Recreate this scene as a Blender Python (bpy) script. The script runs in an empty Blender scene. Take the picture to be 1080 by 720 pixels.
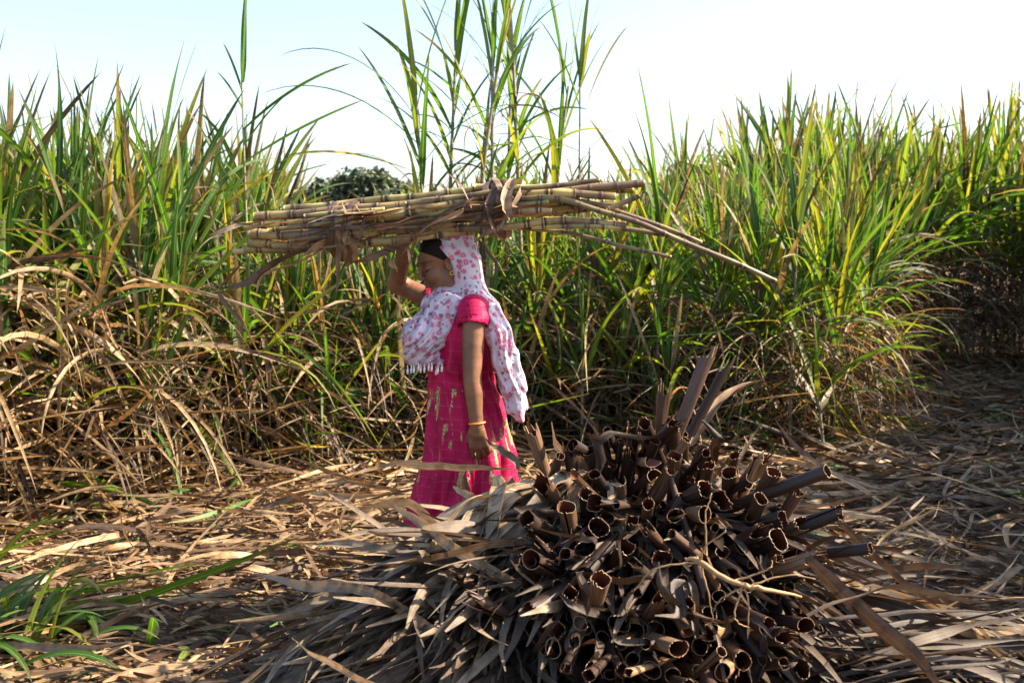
import bpy, math, random
import numpy as np
R = math.radians
rng = np.random.default_rng(7)
random.seed(7)
sc = bpy.context.scene
col = sc.collection

# ------------------------------------------------------------------ camera
CAM_H, FPX = 1.53, 1050.0
PITCH = math.atan(110.0 / FPX)
cam_d = bpy.data.cameras.new("camera"); cam = bpy.data.objects.new("camera", cam_d); col.objects.link(cam)
cam.location = (0, 0, CAM_H); cam.rotation_euler = (R(90) - PITCH, 0, 0)
cam_d.sensor_width = 36; cam_d.lens = 35; cam_d.clip_start = 0.05; cam_d.clip_end = 3000
cam_d.dof.use_dof = True; cam_d.dof.focus_distance = 3.75; cam_d.dof.aperture_fstop = 4.5
sc.camera = cam

# ------------------------------------------------------------------ light
SUN_AZ, SUN_EL = R(85), R(37)          # azimuth from +Y towards +X
world = bpy.data.worlds.new("World"); sc.world = world; world.use_nodes = True
wn = world.node_tree.nodes; wl = world.node_tree.links
bg = wn["Background"]
sky = wn.new("ShaderNodeTexSky"); sky.sky_type = 'NISHITA'; sky.sun_disc = False
sky.sun_elevation = SUN_EL; sky.sun_rotation = SUN_AZ
sky.air_density = 1.0; sky.dust_density = 2.2; sky.ozone_density = 1.0
wl.new(sky.outputs[0], bg.inputs[0]); bg.inputs[1].default_value = 0.098
sd = bpy.data.lights.new("sun", 'SUN'); sun = bpy.data.objects.new("sun", sd); col.objects.link(sun)
sd.energy = 5.0; sd.angle = R(0.6); sd.color = (1.0, 0.82, 0.60)
sun.rotation_euler = (R(90) - SUN_EL, 0, -SUN_AZ + math.pi)
sc.view_settings.view_transform = 'Standard'; sc.view_settings.look = 'None'
sc.view_settings.exposure = 1.95; sc.view_settings.gamma = 1.0; sc.view_settings.use_curve_mapping = False
cy = sc.cycles
cy.max_bounces = 7; cy.diffuse_bounces = 3; cy.glossy_bounces = 2; cy.transmission_bounces = 4; cy.transparent_max_bounces = 4

def P(px, py, Y):
    """world point seen at photograph pixel (px,py) at distance Y along the ground"""
    x = (px - 540) / FPX; u = (360 - py) / FPX
    cp, sp = math.cos(PITCH), math.sin(PITCH)
    s = Y / (cp + u * sp)
    return np.array([x * s, Y, CAM_H + s * (u * cp - sp)])

def G(px, py):
    """ground point under a pixel"""
    x = (px - 540) / FPX; u = (360 - py) / FPX
    cp, sp = math.cos(PITCH), math.sin(PITCH)
    s = -CAM_H / (u * cp - sp)
    return np.array([x * s, s * (cp + u * sp), 0.0])

# ------------------------------------------------------------------ helpers
def tag(o, label=None, cat=None, group=None, kind=None):
    if label: o['label'] = label
    if cat: o['category'] = cat
    if group: o['group'] = group
    if kind: o['kind'] = kind
    return o

def empty(name, loc=(0, 0, 0)):
    o = bpy.data.objects.new(name, None); col.objects.link(o); o.location = loc
    o.empty_display_size = 0.1
    return o

def link(name, me, parent=None, loc=None):
    o = bpy.data.objects.new(name, me); col.objects.link(o)
    if parent is not None: o.parent = parent
    if loc is not None: o.location = loc
    return o

def mesh_np(name, V, F, mats, ld=None, smooth=True, matidx=None):
    """V (n,3); F (m,4) quads or (m,3); ld (n,4) float colour attribute"""
    me = bpy.data.meshes.new(name)
    V = np.asarray(V, np.float32).reshape(-1, 3); F = np.asarray(F, np.int32); k = F.shape[1]
    me.vertices.add(len(V)); me.vertices.foreach_set("co", V.ravel())
    me.loops.add(F.size); me.loops.foreach_set("vertex_index", F.ravel())
    me.polygons.add(len(F))
    me.polygons.foreach_set("loop_start", np.arange(0, F.size, k, dtype=np.int32))
    me.polygons.foreach_set("loop_total", np.full(len(F), k, np.int32))
    me.polygons.foreach_set("use_smooth", np.full(len(F), smooth, bool))
    for m in mats: me.materials.append(m)
    if matidx is not None: me.polygons.foreach_set("material_index", np.asarray(matidx, np.int32))
    me.update(calc_edges=True)
    if ld is not None:
        a = me.attributes.new("ld", 'FLOAT_COLOR', 'POINT')
        a.data.foreach_set("color", np.asarray(ld, np.float32).ravel())
    return me

def nrm(v): return v / (np.linalg.norm(v, axis=-1, keepdims=True) + 1e-9)

def ribbons(paths, width, rnd, dry, twist=None, fold=0.25, prof='leaf', side=None):
    """paths (B,N,3), width (B,), -> V,F,ld. a blade with a folded midrib"""
    B, N, _ = paths.shape
    T = nrm(np.gradient(paths, axis=1))
    up = np.zeros_like(T); up[..., 2] = 1.0
    S = np.cross(T, up)
    bad = np.linalg.norm(S, axis=-1) < 0.25
    if side is None:
        a = np.repeat(rng.uniform(0, 6.28, (B, 1)), N, 1)
        alt = np.stack([np.cos(a), np.sin(a), 0 * a], -1)
    else: alt = np.repeat(side[:, None, :], N, 1)
    if side is not None: S = alt - T * (alt * T).sum(-1, keepdims=True)
    else: S = np.where(bad[..., None], np.cross(T, np.cross(alt, T)), S)
    S = nrm(S)
    # keep the side vector from flipping
    for i in range(1, N):
        d = (S[:, i] * S[:, i - 1]).sum(-1)
        S[:, i] = nrm(np.where(d[:, None] < 0, -S[:, i], S[:, i]) * 0.6 + S[:, i - 1] * 0.4)
    Nn = np.cross(S, T)
    t = np.linspace(0, 1, N)
    if twist is not None:
        an = twist[:, None] * t[None, :]
        c, s = np.cos(an)[..., None], np.sin(an)[..., None]
        S, Nn = S * c + Nn * s, Nn * c - S * s
    if prof == 'leaf': w = np.minimum(1, (0.55 + 2.5 * t)) * np.clip(1 - t, 0, 1) ** 0.55
    elif prof == 'strip': w = np.minimum(1, 0.5 + 3 * t) * np.minimum(1, (1 - t) * 2.5 + 0.15)
    else: w = np.minimum(1, (1 - t) * 5 + 0.3)
    W = width[:, None] * w[None, :]
    W = W[..., None] * 0.5
    fl = (np.full(B, fold) if np.isscalar(fold) else fold)[:, None, None]
    L = paths - S * W + Nn * W * fl
    Rr = paths + S * W + Nn * W * fl
    V = np.stack([L, paths, Rr], 2).reshape(-1, 3)
    ii = (np.arange(B)[:, None, None] * N + np.arange(N - 1)[None, :, None]) * 3 + np.arange(2)[None, None, :]
    F = np.stack([ii, ii + 1, ii + 4, ii + 3], -1).reshape(-1, 4)
    ld = np.zeros((B, N, 3, 4))
    ld[..., 0] = rnd[:, None, None]; ld[..., 1] = t[None, :, None]
    ld[..., 2] = np.array([0, .5, 1.])[None, None, :]; ld[..., 3] = dry[:, None, None]
    return V, F, ld.reshape(-1, 4)

def arcs(o, az, el, L, droop, N=9, p=1.5, wob=0.12, azbend=None):
    """paths that leave o at azimuth/elevation and droop"""
    B = len(L); t = np.linspace(0, 1, N)[None, :]
    e = el[:, None] - droop[:, None] * t ** p
    a = az[:, None] + (0 if azbend is None else azbend[:, None] * t)
    a = a + wob * np.sin(t * rng.uniform(2, 7, (B, 1)) + rng.uniform(0, 6, (B, 1)))
    e = e + wob * 0.7 * np.sin(t * rng.uniform(2, 8, (B, 1)) + rng.uniform(0, 6, (B, 1))) * t
    D = np.stack([np.cos(e) * np.cos(a), np.cos(e) * np.sin(a), np.sin(e)], -1) * (L[:, None, None] / (N - 1))
    Q = np.cumsum(D, 1); Q = np.concatenate([np.zeros((B, 1, 3)), Q[:, :-1]], 1)
    return o[:, None, :] + Q

class Acc:
    def __init__(s): s.V = []; s.F = []; s.L = []; s.n = 0
    def add(s, V, F, L): s.V.append(V); s.F.append(F + s.n); s.L.append(L); s.n += len(V)
    def mesh(s, name, mats, **k): return mesh_np(name, np.concatenate(s.V), np.concatenate(s.F), mats, np.concatenate(s.L), **k)

def tube(path, rad, rnd=0.5, nseg=10, phase=None, cap=True, dry=0.0):
    path = np.asarray(path, float); n = len(path); rad = np.broadcast_to(rad, (n,))
    T = nrm(np.gradient(path, axis=0))
    ref = np.array([0, 0, 1.0]) if abs(T[0, 2]) < 0.9 else np.array([1.0, 0, 0])
    A = nrm(np.cross(T, ref)); Bv = np.cross(T, A)
    th = np.linspace(0, 2 * np.pi, nseg, endpoint=False)
    V = path[:, None, :] + rad[:, None, None] * (A[:, None, :] * np.cos(th)[None, :, None] + Bv[:, None, :] * np.sin(th)[None, :, None])
    ld = np.zeros((n, nseg, 4)); ld[..., 0] = rnd
    ld[..., 1] = (np.linspace(0, 1, n) if phase is None else phase)[:, None]; ld[..., 2] = (th / 6.2832)[None]; ld[..., 3] = dry
    i = np.arange(n - 1)[:, None] * nseg; j = np.arange(nseg)[None]; j2 = (j + 1) % nseg
    F = np.stack([i + j, i + j2, i + nseg + j2, i + nseg + j], -1).reshape(-1, 4)
    V = V.reshape(-1, 3); ld = ld.reshape(-1, 4)
    if cap:
        for e, k in ((0, 0), (n - 1, 1)):
            V = np.concatenate([V, V[e * nseg:(e + 1) * nseg] * 0.02 + path[e] * 0.98]); 
            l = ld[e * nseg:(e + 1) * nseg].copy(); l[:, 3] = 1.0; l[:, 1] = .5
            b = len(ld); ld = np.concatenate([ld, l])
            jj = np.arange(nseg); jn = (jj + 1) % nseg
            F = np.concatenate([F, np.stack([e * nseg + jj, e * nseg + jn, b + jn, b + jj], -1)])
    return V, F, ld

def smoothpath(pts, n):
    pts = np.asarray(pts, float); m = len(pts)
    if m == 2: return pts[0] + (pts[1] - pts[0]) * np.linspace(0, 1, n)[:, None]
    Q = np.concatenate([[2 * pts[0] - pts[1]], pts, [2 * pts[-1] - pts[-2]]])
    u = np.linspace(0, m - 1 - 1e-6, n); i = u.astype(int); f = (u - i)[:, None]
    a, b, c, d = Q[i], Q[i + 1], Q[i + 2], Q[i + 3]
    return 0.5 * ((2 * b) + (-a + c) * f + (2 * a - 5 * b + 4 * c - d) * f ** 2 + (-a + 3 * b - 3 * c + d) * f ** 3)

# ------------------------------------------------------------------ materials
def mat(name):
    m = bpy.data.materials.new(name); m.use_nodes = True
    nt = m.node_tree; return m, nt, nt.nodes, nt.links, nt.nodes["Principled BSDF"], nt.nodes["Material Output"]

def ramp(nodes, stops, interp='LINEAR'):
    r = nodes.new("ShaderNodeValToRGB"); r.color_ramp.interpolation = interp
    e = r.color_ramp.elements
    e[0].position, e[0].color = stops[0][0], (*stops[0][1], 1)
    e[1].position, e[1].color = stops[1][0], (*stops[1][1], 1)
    for p, c in stops[2:]:
        x = e.new(p); x.color = (*c, 1)
    return r

def mth(nodes, links, op, a, b=None, c=None):
    n = nodes.new("ShaderNodeMath"); n.operation = op
    for i, v in enumerate((a, b, c)):
        if v is None: continue
        if hasattr(v, 'links'): links.new(v, n.inputs[i])
        else: n.inputs[i].default_value = v
    return n.outputs[0]

def mixc(nodes, links, fac, a, b, mode='MIX'):
    n = nodes.new("ShaderNodeMix"); n.data_type = 'RGBA'; n.blend_type = mode; n.clamp_factor = True
    for i, v in ((0, fac), (6, a), (7, b)):
        if hasattr(v, 'links'): links.new(v, n.inputs[i])
        else: n.inputs[i].default_value = v if i == 0 else (*v, 1)
    return n.outputs[2]

def leaf_material(name, green, dryc, transl=0.5, rough=0.5, vary=0.0):
    m, nt, N, L, bs, out = mat(name)
    at = N.new("ShaderNodeAttribute"); at.attribute_name = "ld"
    sp = N.new("ShaderNodeSeparateColor"); L.new(at.outputs["Color"], sp.inputs[0])
    r, t, u, dry = sp.outputs[0], sp.outputs[1], sp.outputs[2], at.outputs["Alpha"]
    oi = N.new("ShaderNodeObjectInfo")
    rr = mth(N, L, 'FRACT', mth(N, L, 'ADD', r, mth(N, L, 'MULTIPLY', oi.outputs["Random"], vary)))
    g = ramp(N, green); L.new(rr, g.inputs[0])
    d = ramp(N, dryc); L.new(rr, d.inputs[0])
    tc = N.new("ShaderNodeTexCoord")
    no = N.new("ShaderNodeTexNoise"); no.inputs["Scale"].default_value = 9; no.inputs["Detail"].default_value = 4
    L.new(tc.outputs["Object"], no.inputs["Vector"])
    # green blades yellow and brown towards the tip
    tip = mth(N, L, 'MULTIPLY', mth(N, L, 'SUBTRACT', mth(N, L, 'ADD', t, mth(N, L, 'MULTIPLY', no.outputs[0], 0.7)), 1.12), 4.0)
    tip = mth(N, L, 'MINIMUM', mth(N, L, 'MAXIMUM', tip, 0.0), 0.85)
    fac = mth(N, L, 'MAXIMUM', dry, tip)
    c = mixc(N, L, fac, g.outputs[0], d.outputs[0])
    # parallel veins
    cx = N.new("ShaderNodeCombineXYZ"); L.new(mth(N, L, 'MULTIPLY', u, 26.0), cx.inputs[0]); L.new(mth(N, L, 'MULTIPLY', t, 1.6), cx.inputs[1]); L.new(mth(N, L, 'MULTIPLY', r, 50.0), cx.inputs[2])
    st = N.new("ShaderNodeTexNoise"); st.inputs["Scale"].default_value = 1.0; st.inputs["Detail"].default_value = 3; L.new(cx.outputs[0], st.inputs["Vector"])
    v = mth(N, L, 'MAXIMUM', mth(N, L, 'MULTIPLY_ADD', st.outputs[0], 2.4, -0.22), 0.12)
    vv = N.new("ShaderNodeCombineColor"); [L.new(v, vv.inputs[i]) for i in range(3)]
    c = mixc(N, L, 1.0, c, vv.outputs[0], 'MULTIPLY')
    # blotches
    n2 = N.new("ShaderNodeTexNoise"); n2.inputs["Scale"].default_value = 22; n2.inputs["Detail"].default_value = 5; L.new(tc.outputs["Object"], n2.inputs["Vector"])
    bl = ramp(N, [(0.38, (0.45, 0.38, 0.33)), (0.56, (1, 1, 1))]); L.new(n2.outputs[0], bl.inputs[0])
    c = mixc(N, L, mth(N, L, 'MULTIPLY', fac, 0.75), c, bl.outputs[0], 'MULTIPLY')
    # pale midrib
    mid = mth(N, L, 'LESS_THAN', mth(N, L, 'ABSOLUTE', mth(N, L, 'SUBTRACT', u, 0.5)), 0.055)
    c = mixc(N, L, mth(N, L, 'MULTIPLY', mid, mth(N, L, 'MULTIPLY_ADD', fac, -0.30, 0.36)), c, (0.36, 0.38, 0.20))
    L.new(c, bs.inputs["Base Color"]); bs.inputs["Roughness"].default_value = rough
    bs.inputs["Specular IOR Level"].default_value = 0.45
    bp = N.new("ShaderNodeBump"); bp.inputs["Strength"].default_value = 0.35; bp.inputs["Distance"].default_value = 0.004
    L.new(st.outputs[0], bp.inputs["Height"]); L.new(bp.outputs[0], bs.inputs["Normal"])
    tr = N.new("ShaderNodeBsdfTranslucent")
    tcol = mixc(N, L, 1.0, c, mixc(N, L, fac, (1.85, 1.7, 0.55), (1.5, 1.1, 0.7)), 'MULTIPLY')
    L.new(tcol, tr.inputs["Color"])
    mx = N.new("ShaderNodeMixShader"); 
    L.new(mth(N, L, 'MULTIPLY_ADD', fac, -transl * 0.45, transl), mx.inputs[0])
    L.new(bs.outputs[0], mx.inputs[1]); L.new(tr.outputs[0], mx.inputs[2]); L.new(mx.outputs[0], out.inputs["Surface"])
    return m

GREENS = [(0.0, (0.020, 0.070, 0.016)), (0.3, (0.036, 0.112, 0.012)), (0.6, (0.064, 0.132, 0.018)), (0.85, (0.118, 0.160, 0.022)), (0.96, (0.17, 0.18, 0.02)), (1.0, (0.24, 0.19, 0.03))]
DRIES = [(0.0, (0.038, 0.024, 0.015)), (0.3, (0.095, 0.060, 0.033)), (0.6, (0.215, 0.148, 0.076)), (0.85, (0.36, 0.275, 0.155)), (1.0, (0.085, 0.060, 0.040))]
M_LEAF = leaf_material("cane_leaf", GREENS, DRIES, vary=0.3)
M_LITTER = leaf_material("leaf_litter", GREENS, [(0.0, (0.06, 0.034, 0.02)), (0.3, (0.13, 0.080, 0.045)), (0.6, (0.25, 0.165, 0.088)), (0.85, (0.44, 0.32, 0.18)), (1.0, (0.10, 0.06, 0.036))], transl=0.25)
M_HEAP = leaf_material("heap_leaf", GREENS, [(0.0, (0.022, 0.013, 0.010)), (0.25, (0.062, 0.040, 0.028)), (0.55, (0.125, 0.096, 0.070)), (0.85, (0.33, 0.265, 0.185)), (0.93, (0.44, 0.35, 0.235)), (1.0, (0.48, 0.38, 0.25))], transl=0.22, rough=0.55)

def cane_material(name, base, band, grey):
    m, nt, N, L, bs, out = mat(name)
    at = N.new("ShaderNodeAttribute"); at.attribute_name = "ld"
    sp = N.new("ShaderNodeSeparateColor"); L.new(at.outputs["Color"], sp.inputs[0])
    r, t = sp.outputs[0], sp.outputs[1]
    b = ramp(N, base); L.new(r, b.inputs[0])
    tc = N.new("ShaderNodeTexCoord")
    no = N.new("ShaderNodeTexNoise"); no.inputs["Scale"].default_value = 14; no.inputs["Detail"].default_value = 5; no.inputs["Roughness"].default_value = 0.65
    L.new(tc.outputs["Object"], no.inputs["Vector"])
    dist = mth(N, L, 'ABSOLUTE', mth(N, L, 'SUBTRACT', t, 0.5))       # 0.5 at a node
    dk = ramp(N, [(0.30, (0, 0, 0)), (0.42, (1, 1, 1))]); L.new(mth(N, L, 'ADD', dist, mth(N, L, 'MULTIPLY', mth(N, L, 'SUBTRACT', no.outputs[0], 0.5), 0.45)), dk.inputs[0])
    c = mixc(N, L, dk.outputs[0], b.outputs[0], band)
    gr = ramp(N, [(0.42, (0, 0, 0)), (0.60, (1, 1, 1))])
    n2 = N.new("ShaderNodeTexNoise"); n2.inputs["Scale"].default_value = 7; n2.inputs["Detail"].default_value = 6; L.new(tc.outputs["Object"], n2.inputs["Vector"])
    L.new(n2.outputs[0], gr.inputs[0])
    c = mixc(N, L, mth(N, L, 'MULTIPLY', gr.outputs[0], 0.8), c, grey)
    cut = at.outputs["Alpha"]
    c = mixc(N, L, cut, c, (0.50, 0.40, 0.22))
    L.new(c, bs.inputs["Base Color"]); bs.inputs["Roughness"].default_value = 0.42
    bp = N.new("ShaderNodeBump"); bp.inputs["Strength"].default_value = 0.3; bp.inputs["Distance"].default_value = 0.003
    L.new(no.outputs[0], bp.inputs["Height"]); L.new(bp.outputs[0], bs.inputs["Normal"])
    return m
M_CANE = cane_material("cut_cane", [(0.0, (0.24, 0.165, 0.07)), (0.3, (0.46, 0.37, 0.155)), (0.6, (0.38, 0.33, 0.11)), (0.8, (0.27, 0.26, 0.08)), (1.0, (0.14, 0.11, 0.055))], (0.030, 0.016, 0.012), (0.085, 0.050, 0.034))
M_STALK = cane_material("standing_cane", [(0.0, (0.16, 0.13, 0.09)), (0.4, (0.24, 0.19, 0.12)), (0.7, (0.20, 0.22, 0.08)), (1.0, (0.13, 0.10, 0.08))], (0.05, 0.035, 0.03), (0.26, 0.22, 0.17))

def sheath_material():
    m, nt, N, L, bs, out = mat("rolled_sheath")
    at = N.new("ShaderNodeAttribute"); at.attribute_name = "ld"
    sp = N.new("ShaderNodeSeparateColor"); L.new(at.outputs["Color"], sp.inputs[0])
    r, t, u, kind = sp.outputs[0], sp.outputs[1], sp.outputs[2], at.outputs["Alpha"]    # kind: 0 outside, .5 rim, 1 inside
    oi = N.new("ShaderNodeObjectInfo")
    rr = mth(N, L, 'FRACT', mth(N, L, 'ADD', r, oi.outputs["Random"]))
    o = ramp(N, [(0.0, (0.014, 0.006, 0.004)), (0.45, (0.028, 0.012, 0.007)), (0.72, (0.068, 0.033, 0.018)), (0.92, (0.16, 0.088, 0.046)), (1.0, (0.30, 0.18, 0.095))]); L.new(rr, o.inputs[0])
    cx = N.new("ShaderNodeCombineXYZ"); L.new(mth(N, L, 'MULTIPLY', u, 34.0), cx.inputs[0]); L.new(mth(N, L, 'MULTIPLY', t, 3.0), cx.inputs[1]); L.new(mth(N, L, 'MULTIPLY', rr, 60.0), cx.inputs[2])
    st = N.new("ShaderNodeTexNoise"); st.inputs["Scale"].default_value = 1.0; st.inputs["Detail"].default_value = 5; L.new(cx.outputs[0], st.inputs["Vector"])
    sr = ramp(N, [(0.3, (0.35, 0.30, 0.28)), (0.55, (1, 1, 1)), (0.75, (1.6, 1.5, 1.4))]); L.new(st.outputs[0], sr.inputs[0])
    c = mixc(N, L, 1.0, o.outputs[0], sr.outputs[0], 'MULTIPLY')
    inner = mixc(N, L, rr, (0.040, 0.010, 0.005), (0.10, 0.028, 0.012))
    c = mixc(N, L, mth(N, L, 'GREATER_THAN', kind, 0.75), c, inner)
    rim = mth(N, L, 'LESS_THAN', mth(N, L, 'ABSOLUTE', mth(N, L, 'SUBTRACT', kind, 0.5)), 0.2)
    c = mixc(N, L, rim, c, mixc(N, L, rr, (0.16, 0.09, 0.05), (0.40, 0.27, 0.16)))
    L.new(c, bs.inputs["Base Color"]); bs.inputs["Roughness"].default_value = 0.5
    bp = N.new("ShaderNodeBump"); bp.inputs["Strength"].default_value = 0.5; bp.inputs["Distance"].default_value = 0.004
    L.new(st.outputs[0], bp.inputs["Height"]); L.new(bp.outputs[0], bs.inputs["Normal"])
    return m
M_SHEATH = sheath_material()

def soil_material():
    m, nt, N, L, bs, out = mat("soil")
    tc = N.new("ShaderNodeTexCoord")
    a = N.new("ShaderNodeTexNoise"); a.inputs["Scale"].default_value = 3; a.inputs["Detail"].default_value = 8; L.new(tc.outputs["Object"], a.inputs["Vector"])
    r = ramp(N, [(0.3, (0.045, 0.03, 0.018)), (0.5, (0.11, 0.075, 0.045)), (0.7, (0.17, 0.12, 0.07))]); L.new(a.outputs[0], r.inputs[0])
    b = N.new("ShaderNodeTexNoise"); b.inputs["Scale"].default_value = 45; b.inputs["Detail"].default_value = 6; L.new(tc.outputs["Object"], b.inputs["Vector"])
    L.new(r.outputs[0], bs.inputs["Base Color"]); bs.inputs["Roughness"].default_value = 0.95
    bp = N.new("ShaderNodeBump"); bp.inputs["Strength"].default_value = 0.8; bp.inputs["Distance"].default_value = 0.02
    L.new(b.outputs[0], bp.inputs["Height"]); L.new(bp.outputs[0], bs.inputs["Normal"])
    return m

def simple(name, c, rough=0.5, sub=0.0, subr=None, noise=0.0, scale=30, bump=0.0, coat=0.0):
    m, nt, N, L, bs, out = mat(name)
    bs.inputs["Roughness"].default_value = rough
    tc = N.new("ShaderNodeTexCoord")
    a = N.new("ShaderNodeTexNoise"); a.inputs["Scale"].default_value = scale; a.inputs["Detail"].default_value = 5; L.new(tc.outputs["Object"], a.inputs["Vector"])
    r = ramp(N, [(0.3, tuple(x * (1 - noise) for x in c)), (0.7, tuple(x * (1 + noise) for x in c))]); L.new(a.outputs[0], r.inputs[0])
    L.new(r.outputs[0], bs.inputs["Base Color"])
    if bump:
        bp = N.new("ShaderNodeBump"); bp.inputs["Strength"].default_value = bump; bp.inputs["Distance"].default_value = 0.002
        L.new(a.outputs[0], bp.inputs["Height"]); L.new(bp.outputs[0], bs.inputs["Normal"])
    if sub:
        bs.inputs["Subsurface Weight"].default_value = sub; bs.inputs["Subsurface Radius"].default_value = subr or (0.01, 0.004, 0.002); bs.inputs["Subsurface Scale"].default_value = 1.0
    return m

# ------------------------------------------------------------------ ground
def gz(x, y):
    """height of the trodden ground: gentle swells, a mound of trash under the heap"""
    z = 0.035 * np.sin(x * 1.3 + 0.5) * np.sin(y * 0.9) + 0.02 * np.sin(x * 3.1 + y * 2.3) + 0.012 * np.sin(x * 7 - y * 5)
    return z * np.clip(12 / (np.abs(y) + 4), 0, 1)
gx = np.concatenate([-np.geomspace(1500, 8.2, 26), np.linspace(-8, 12, 200), np.geomspace(12.2, 1500, 26)])
gy = np.concatenate([-np.geomspace(1500, 4.2, 24), np.linspace(-4, 18, 220), np.geomspace(18.2, 2500, 30)])
XX, YY = np.meshgrid(gx, gy)
V = np.stack([XX, YY, gz(XX, YY)], -1).reshape(-1, 3)
nx = len(gx); i = np.arange(len(gy) - 1)[:, None] * nx + np.arange(nx - 1)[None]
F = np.stack([i, i + 1, i + nx + 1, i + nx], -1).reshape(-1, 4)
tag(link("ground", mesh_np("ground", V, F, [soil_material()])), kind='structure')

# edge of the standing cane, in plan
edge_x = np.array([-6, -3.2, -2.6, -1.9, -1.0, -0.2, 0.5, 1.2, 2.0, 2.6, 3.1, 3.6, 4.6, 6.5, 9.0, 14])
edge_y = np.array([4.6, 5.1, 5.5, 6.3, 6.9, 7.2, 7.5, 7.2, 7.0, 7.4, 8.6, 10.2, 11.2, 11.6, 12, 12])
def edge(x): return np.interp(x, edge_x, edge_y)

# litter lying on the ground
def litter(n, x0, x1, y0, y1, l0, l1, w0, w1, seed, lift=0.05):
    x = rng.uniform(x0, x1, n); y = rng.uniform(y0, y1, n)
    keep = y < edge(x) + 0.8
    x, y = x[keep], y[keep]; n = len(x)
    L = rng.uniform(l0, l1, n) * rng.uniform(0.5, 1, n)
    o = np.stack([x, y, gz(x, y) + rng.uniform(0.004, lift, n)], -1)
    az = rng.normal(0.15, 0.75, n) + math.pi * rng.integers(0, 2, n)
    el = rng.normal(0.05, 0.16, n)
    p = arcs(o, az, el, L, rng.normal(0.15, 0.3, n), N=7, wob=0.22, azbend=rng.normal(0, 0.6, n))
    p[..., 2] = np.maximum(p[..., 2], gz(p[..., 0], p[..., 1]) + 0.004)
    return ribbons(p, rng.uniform(w0, w1, n), rng.uniform(0, 1, n), (rng.uniform(0, 1, n) < 0.975).astype(float), twist=rng.normal(0, 1.6, n), fold=rng.uniform(-0.5, 0.6, n), prof='strip')
A = Acc()
A.add(*litter(8500, -3.2, 3.6, 2.4, 7.6, 0.10, 0.40, 0.008, 0.030, 1))
A.add(*litter(3200, -3.2, 4.6, 2.4, 8.0, 0.35, 0.95, 0.010, 0.034, 2, 0.12))
A.add(*litter(9000, 1.0, 7.5, 5.5, 12.5, 0.2, 0.8, 0.012, 0.035, 3, 0.10))
A.add(*litter(9000, -2.6, 2.6, 2.4, 6.0, 0.03, 0.14, 0.004, 0.014, 4, 0.05))
tag(link("leaf_litter", A.mesh("leaf_litter", [M_LITTER])), "trodden straw coloured dry cane leaf litter covering the ground", "leaf litter", kind='stuff')

# ------------------------------------------------------------------ sugarcane plants
def stalk_path(h, lean, bend, n=28):
    t = np.linspace(0, 1, n)
    a = rng.uniform(0, 6.28)
    return np.stack([np.cos(a) * (lean * t + bend * t * t) * h, np.sin(a) * (lean * t + bend * t * t) * h, t * h], -1)

def make_plant(h, ngreen=11, ndry=10, llen=(0.75, 1.3), spear=0.5, r0=0.013, sprd=1.0, gdry=0.16, wid=(0.036, 0.068)):
    """returns the three part meshes: stalk, green leaves, dry leaves"""
    p = stalk_path(h, 0.05, 0.08)
    n = len(p); ph = (np.linspace(0, 1, n) * h / 0.13)
    nn = max(40, int(h / 0.026)); q = smoothpath(p, nn); ph = np.linspace(0, h / 0.13, nn)
    fr = ph % 1.0; rad = r0 * (1 - 0.35 * np.linspace(0, 1, nn)) * (1 + 0.14 * (np.minimum(fr, 1 - fr) < 0.12))
    st = tube(q, rad, rng.uniform(), 8, phase=fr, cap=False)
    ms = mesh_np("stalk", st[0], st[1], [M_STALK], st[2])
    def pick(tt): return np.stack([np.interp(tt, np.linspace(0, 1, n), p[:, k]) for k in range(3)], -1)
    # green: a whorl of upright spears at the top, arching blades under them
    k = ngreen; tt = 1 - np.sort(rng.uniform(0, 0.42, k)); tt[:3] = 1
    f = (1 - tt) / 0.42
    el = R(84) - f * R(38) * sprd + rng.normal(0, 0.1, k)
    dr = (0.12 + f * 1.9 * sprd) * rng.uniform(0.4, 1.3, k); dr[:int(k * spear)] *= 0.35
    L = rng.uniform(*llen, k) * (0.75 + 0.35 * np.sin(f * 3))
    az = np.arange(k) * 2.5 + rng.normal(0, 0.5, k)
    pa = arcs(pick(tt), az, el, L, dr, N=12, wob=0.06)
    g = Acc(); g.add(*ribbons(pa, rng.uniform(*wid, k), rng.uniform(0, 0.95, k), (rng.uniform(0, 1, k) < gdry) * 0.85, twist=rng.normal(0, 1.1, k), fold=rng.uniform(0.1, 0.6, k)))
    mg = g.mesh("green_leaves", [M_LEAF])
    k = ndry; tt = rng.uniform(0.12, 0.78, k)
    pa = arcs(pick(tt), rng.uniform(0, 6.28, k), rng.uniform(R(20), R(75), k), rng.uniform(0.55, 1.15, k), rng.uniform(1.0, 2.8, k), N=11, p=rng.uniform(.25, 1.0, (k, 1)), wob=0.12)
    d = Acc(); d.add(*ribbons(pa, rng.uniform(0.010, 0.028, k), rng.uniform(0, 1, k), np.ones(k), twist=rng.normal(0, 2.5, k), fold=rng.uniform(0.2, 0.9, k)))
    md = d.mesh("dry_leaves", [M_LEAF])
    return ms, mg, md

variants = [make_plant(rng.uniform(1.15, 1.6), int(rng.integers(13, 19)), int(rng.integers(10, 16))) for _ in range(16)]
tallv = [make_plant(rng.uniform(2.2, 2.6), 10, 7, llen=(0.7, 1.2), spear=0.4) for _ in range(4)]
shortv = [make_plant(rng.uniform(0.35, 0.8), 9, 6, llen=(0.6, 1.0), spear=0.6) for _ in range(5)]

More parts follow.
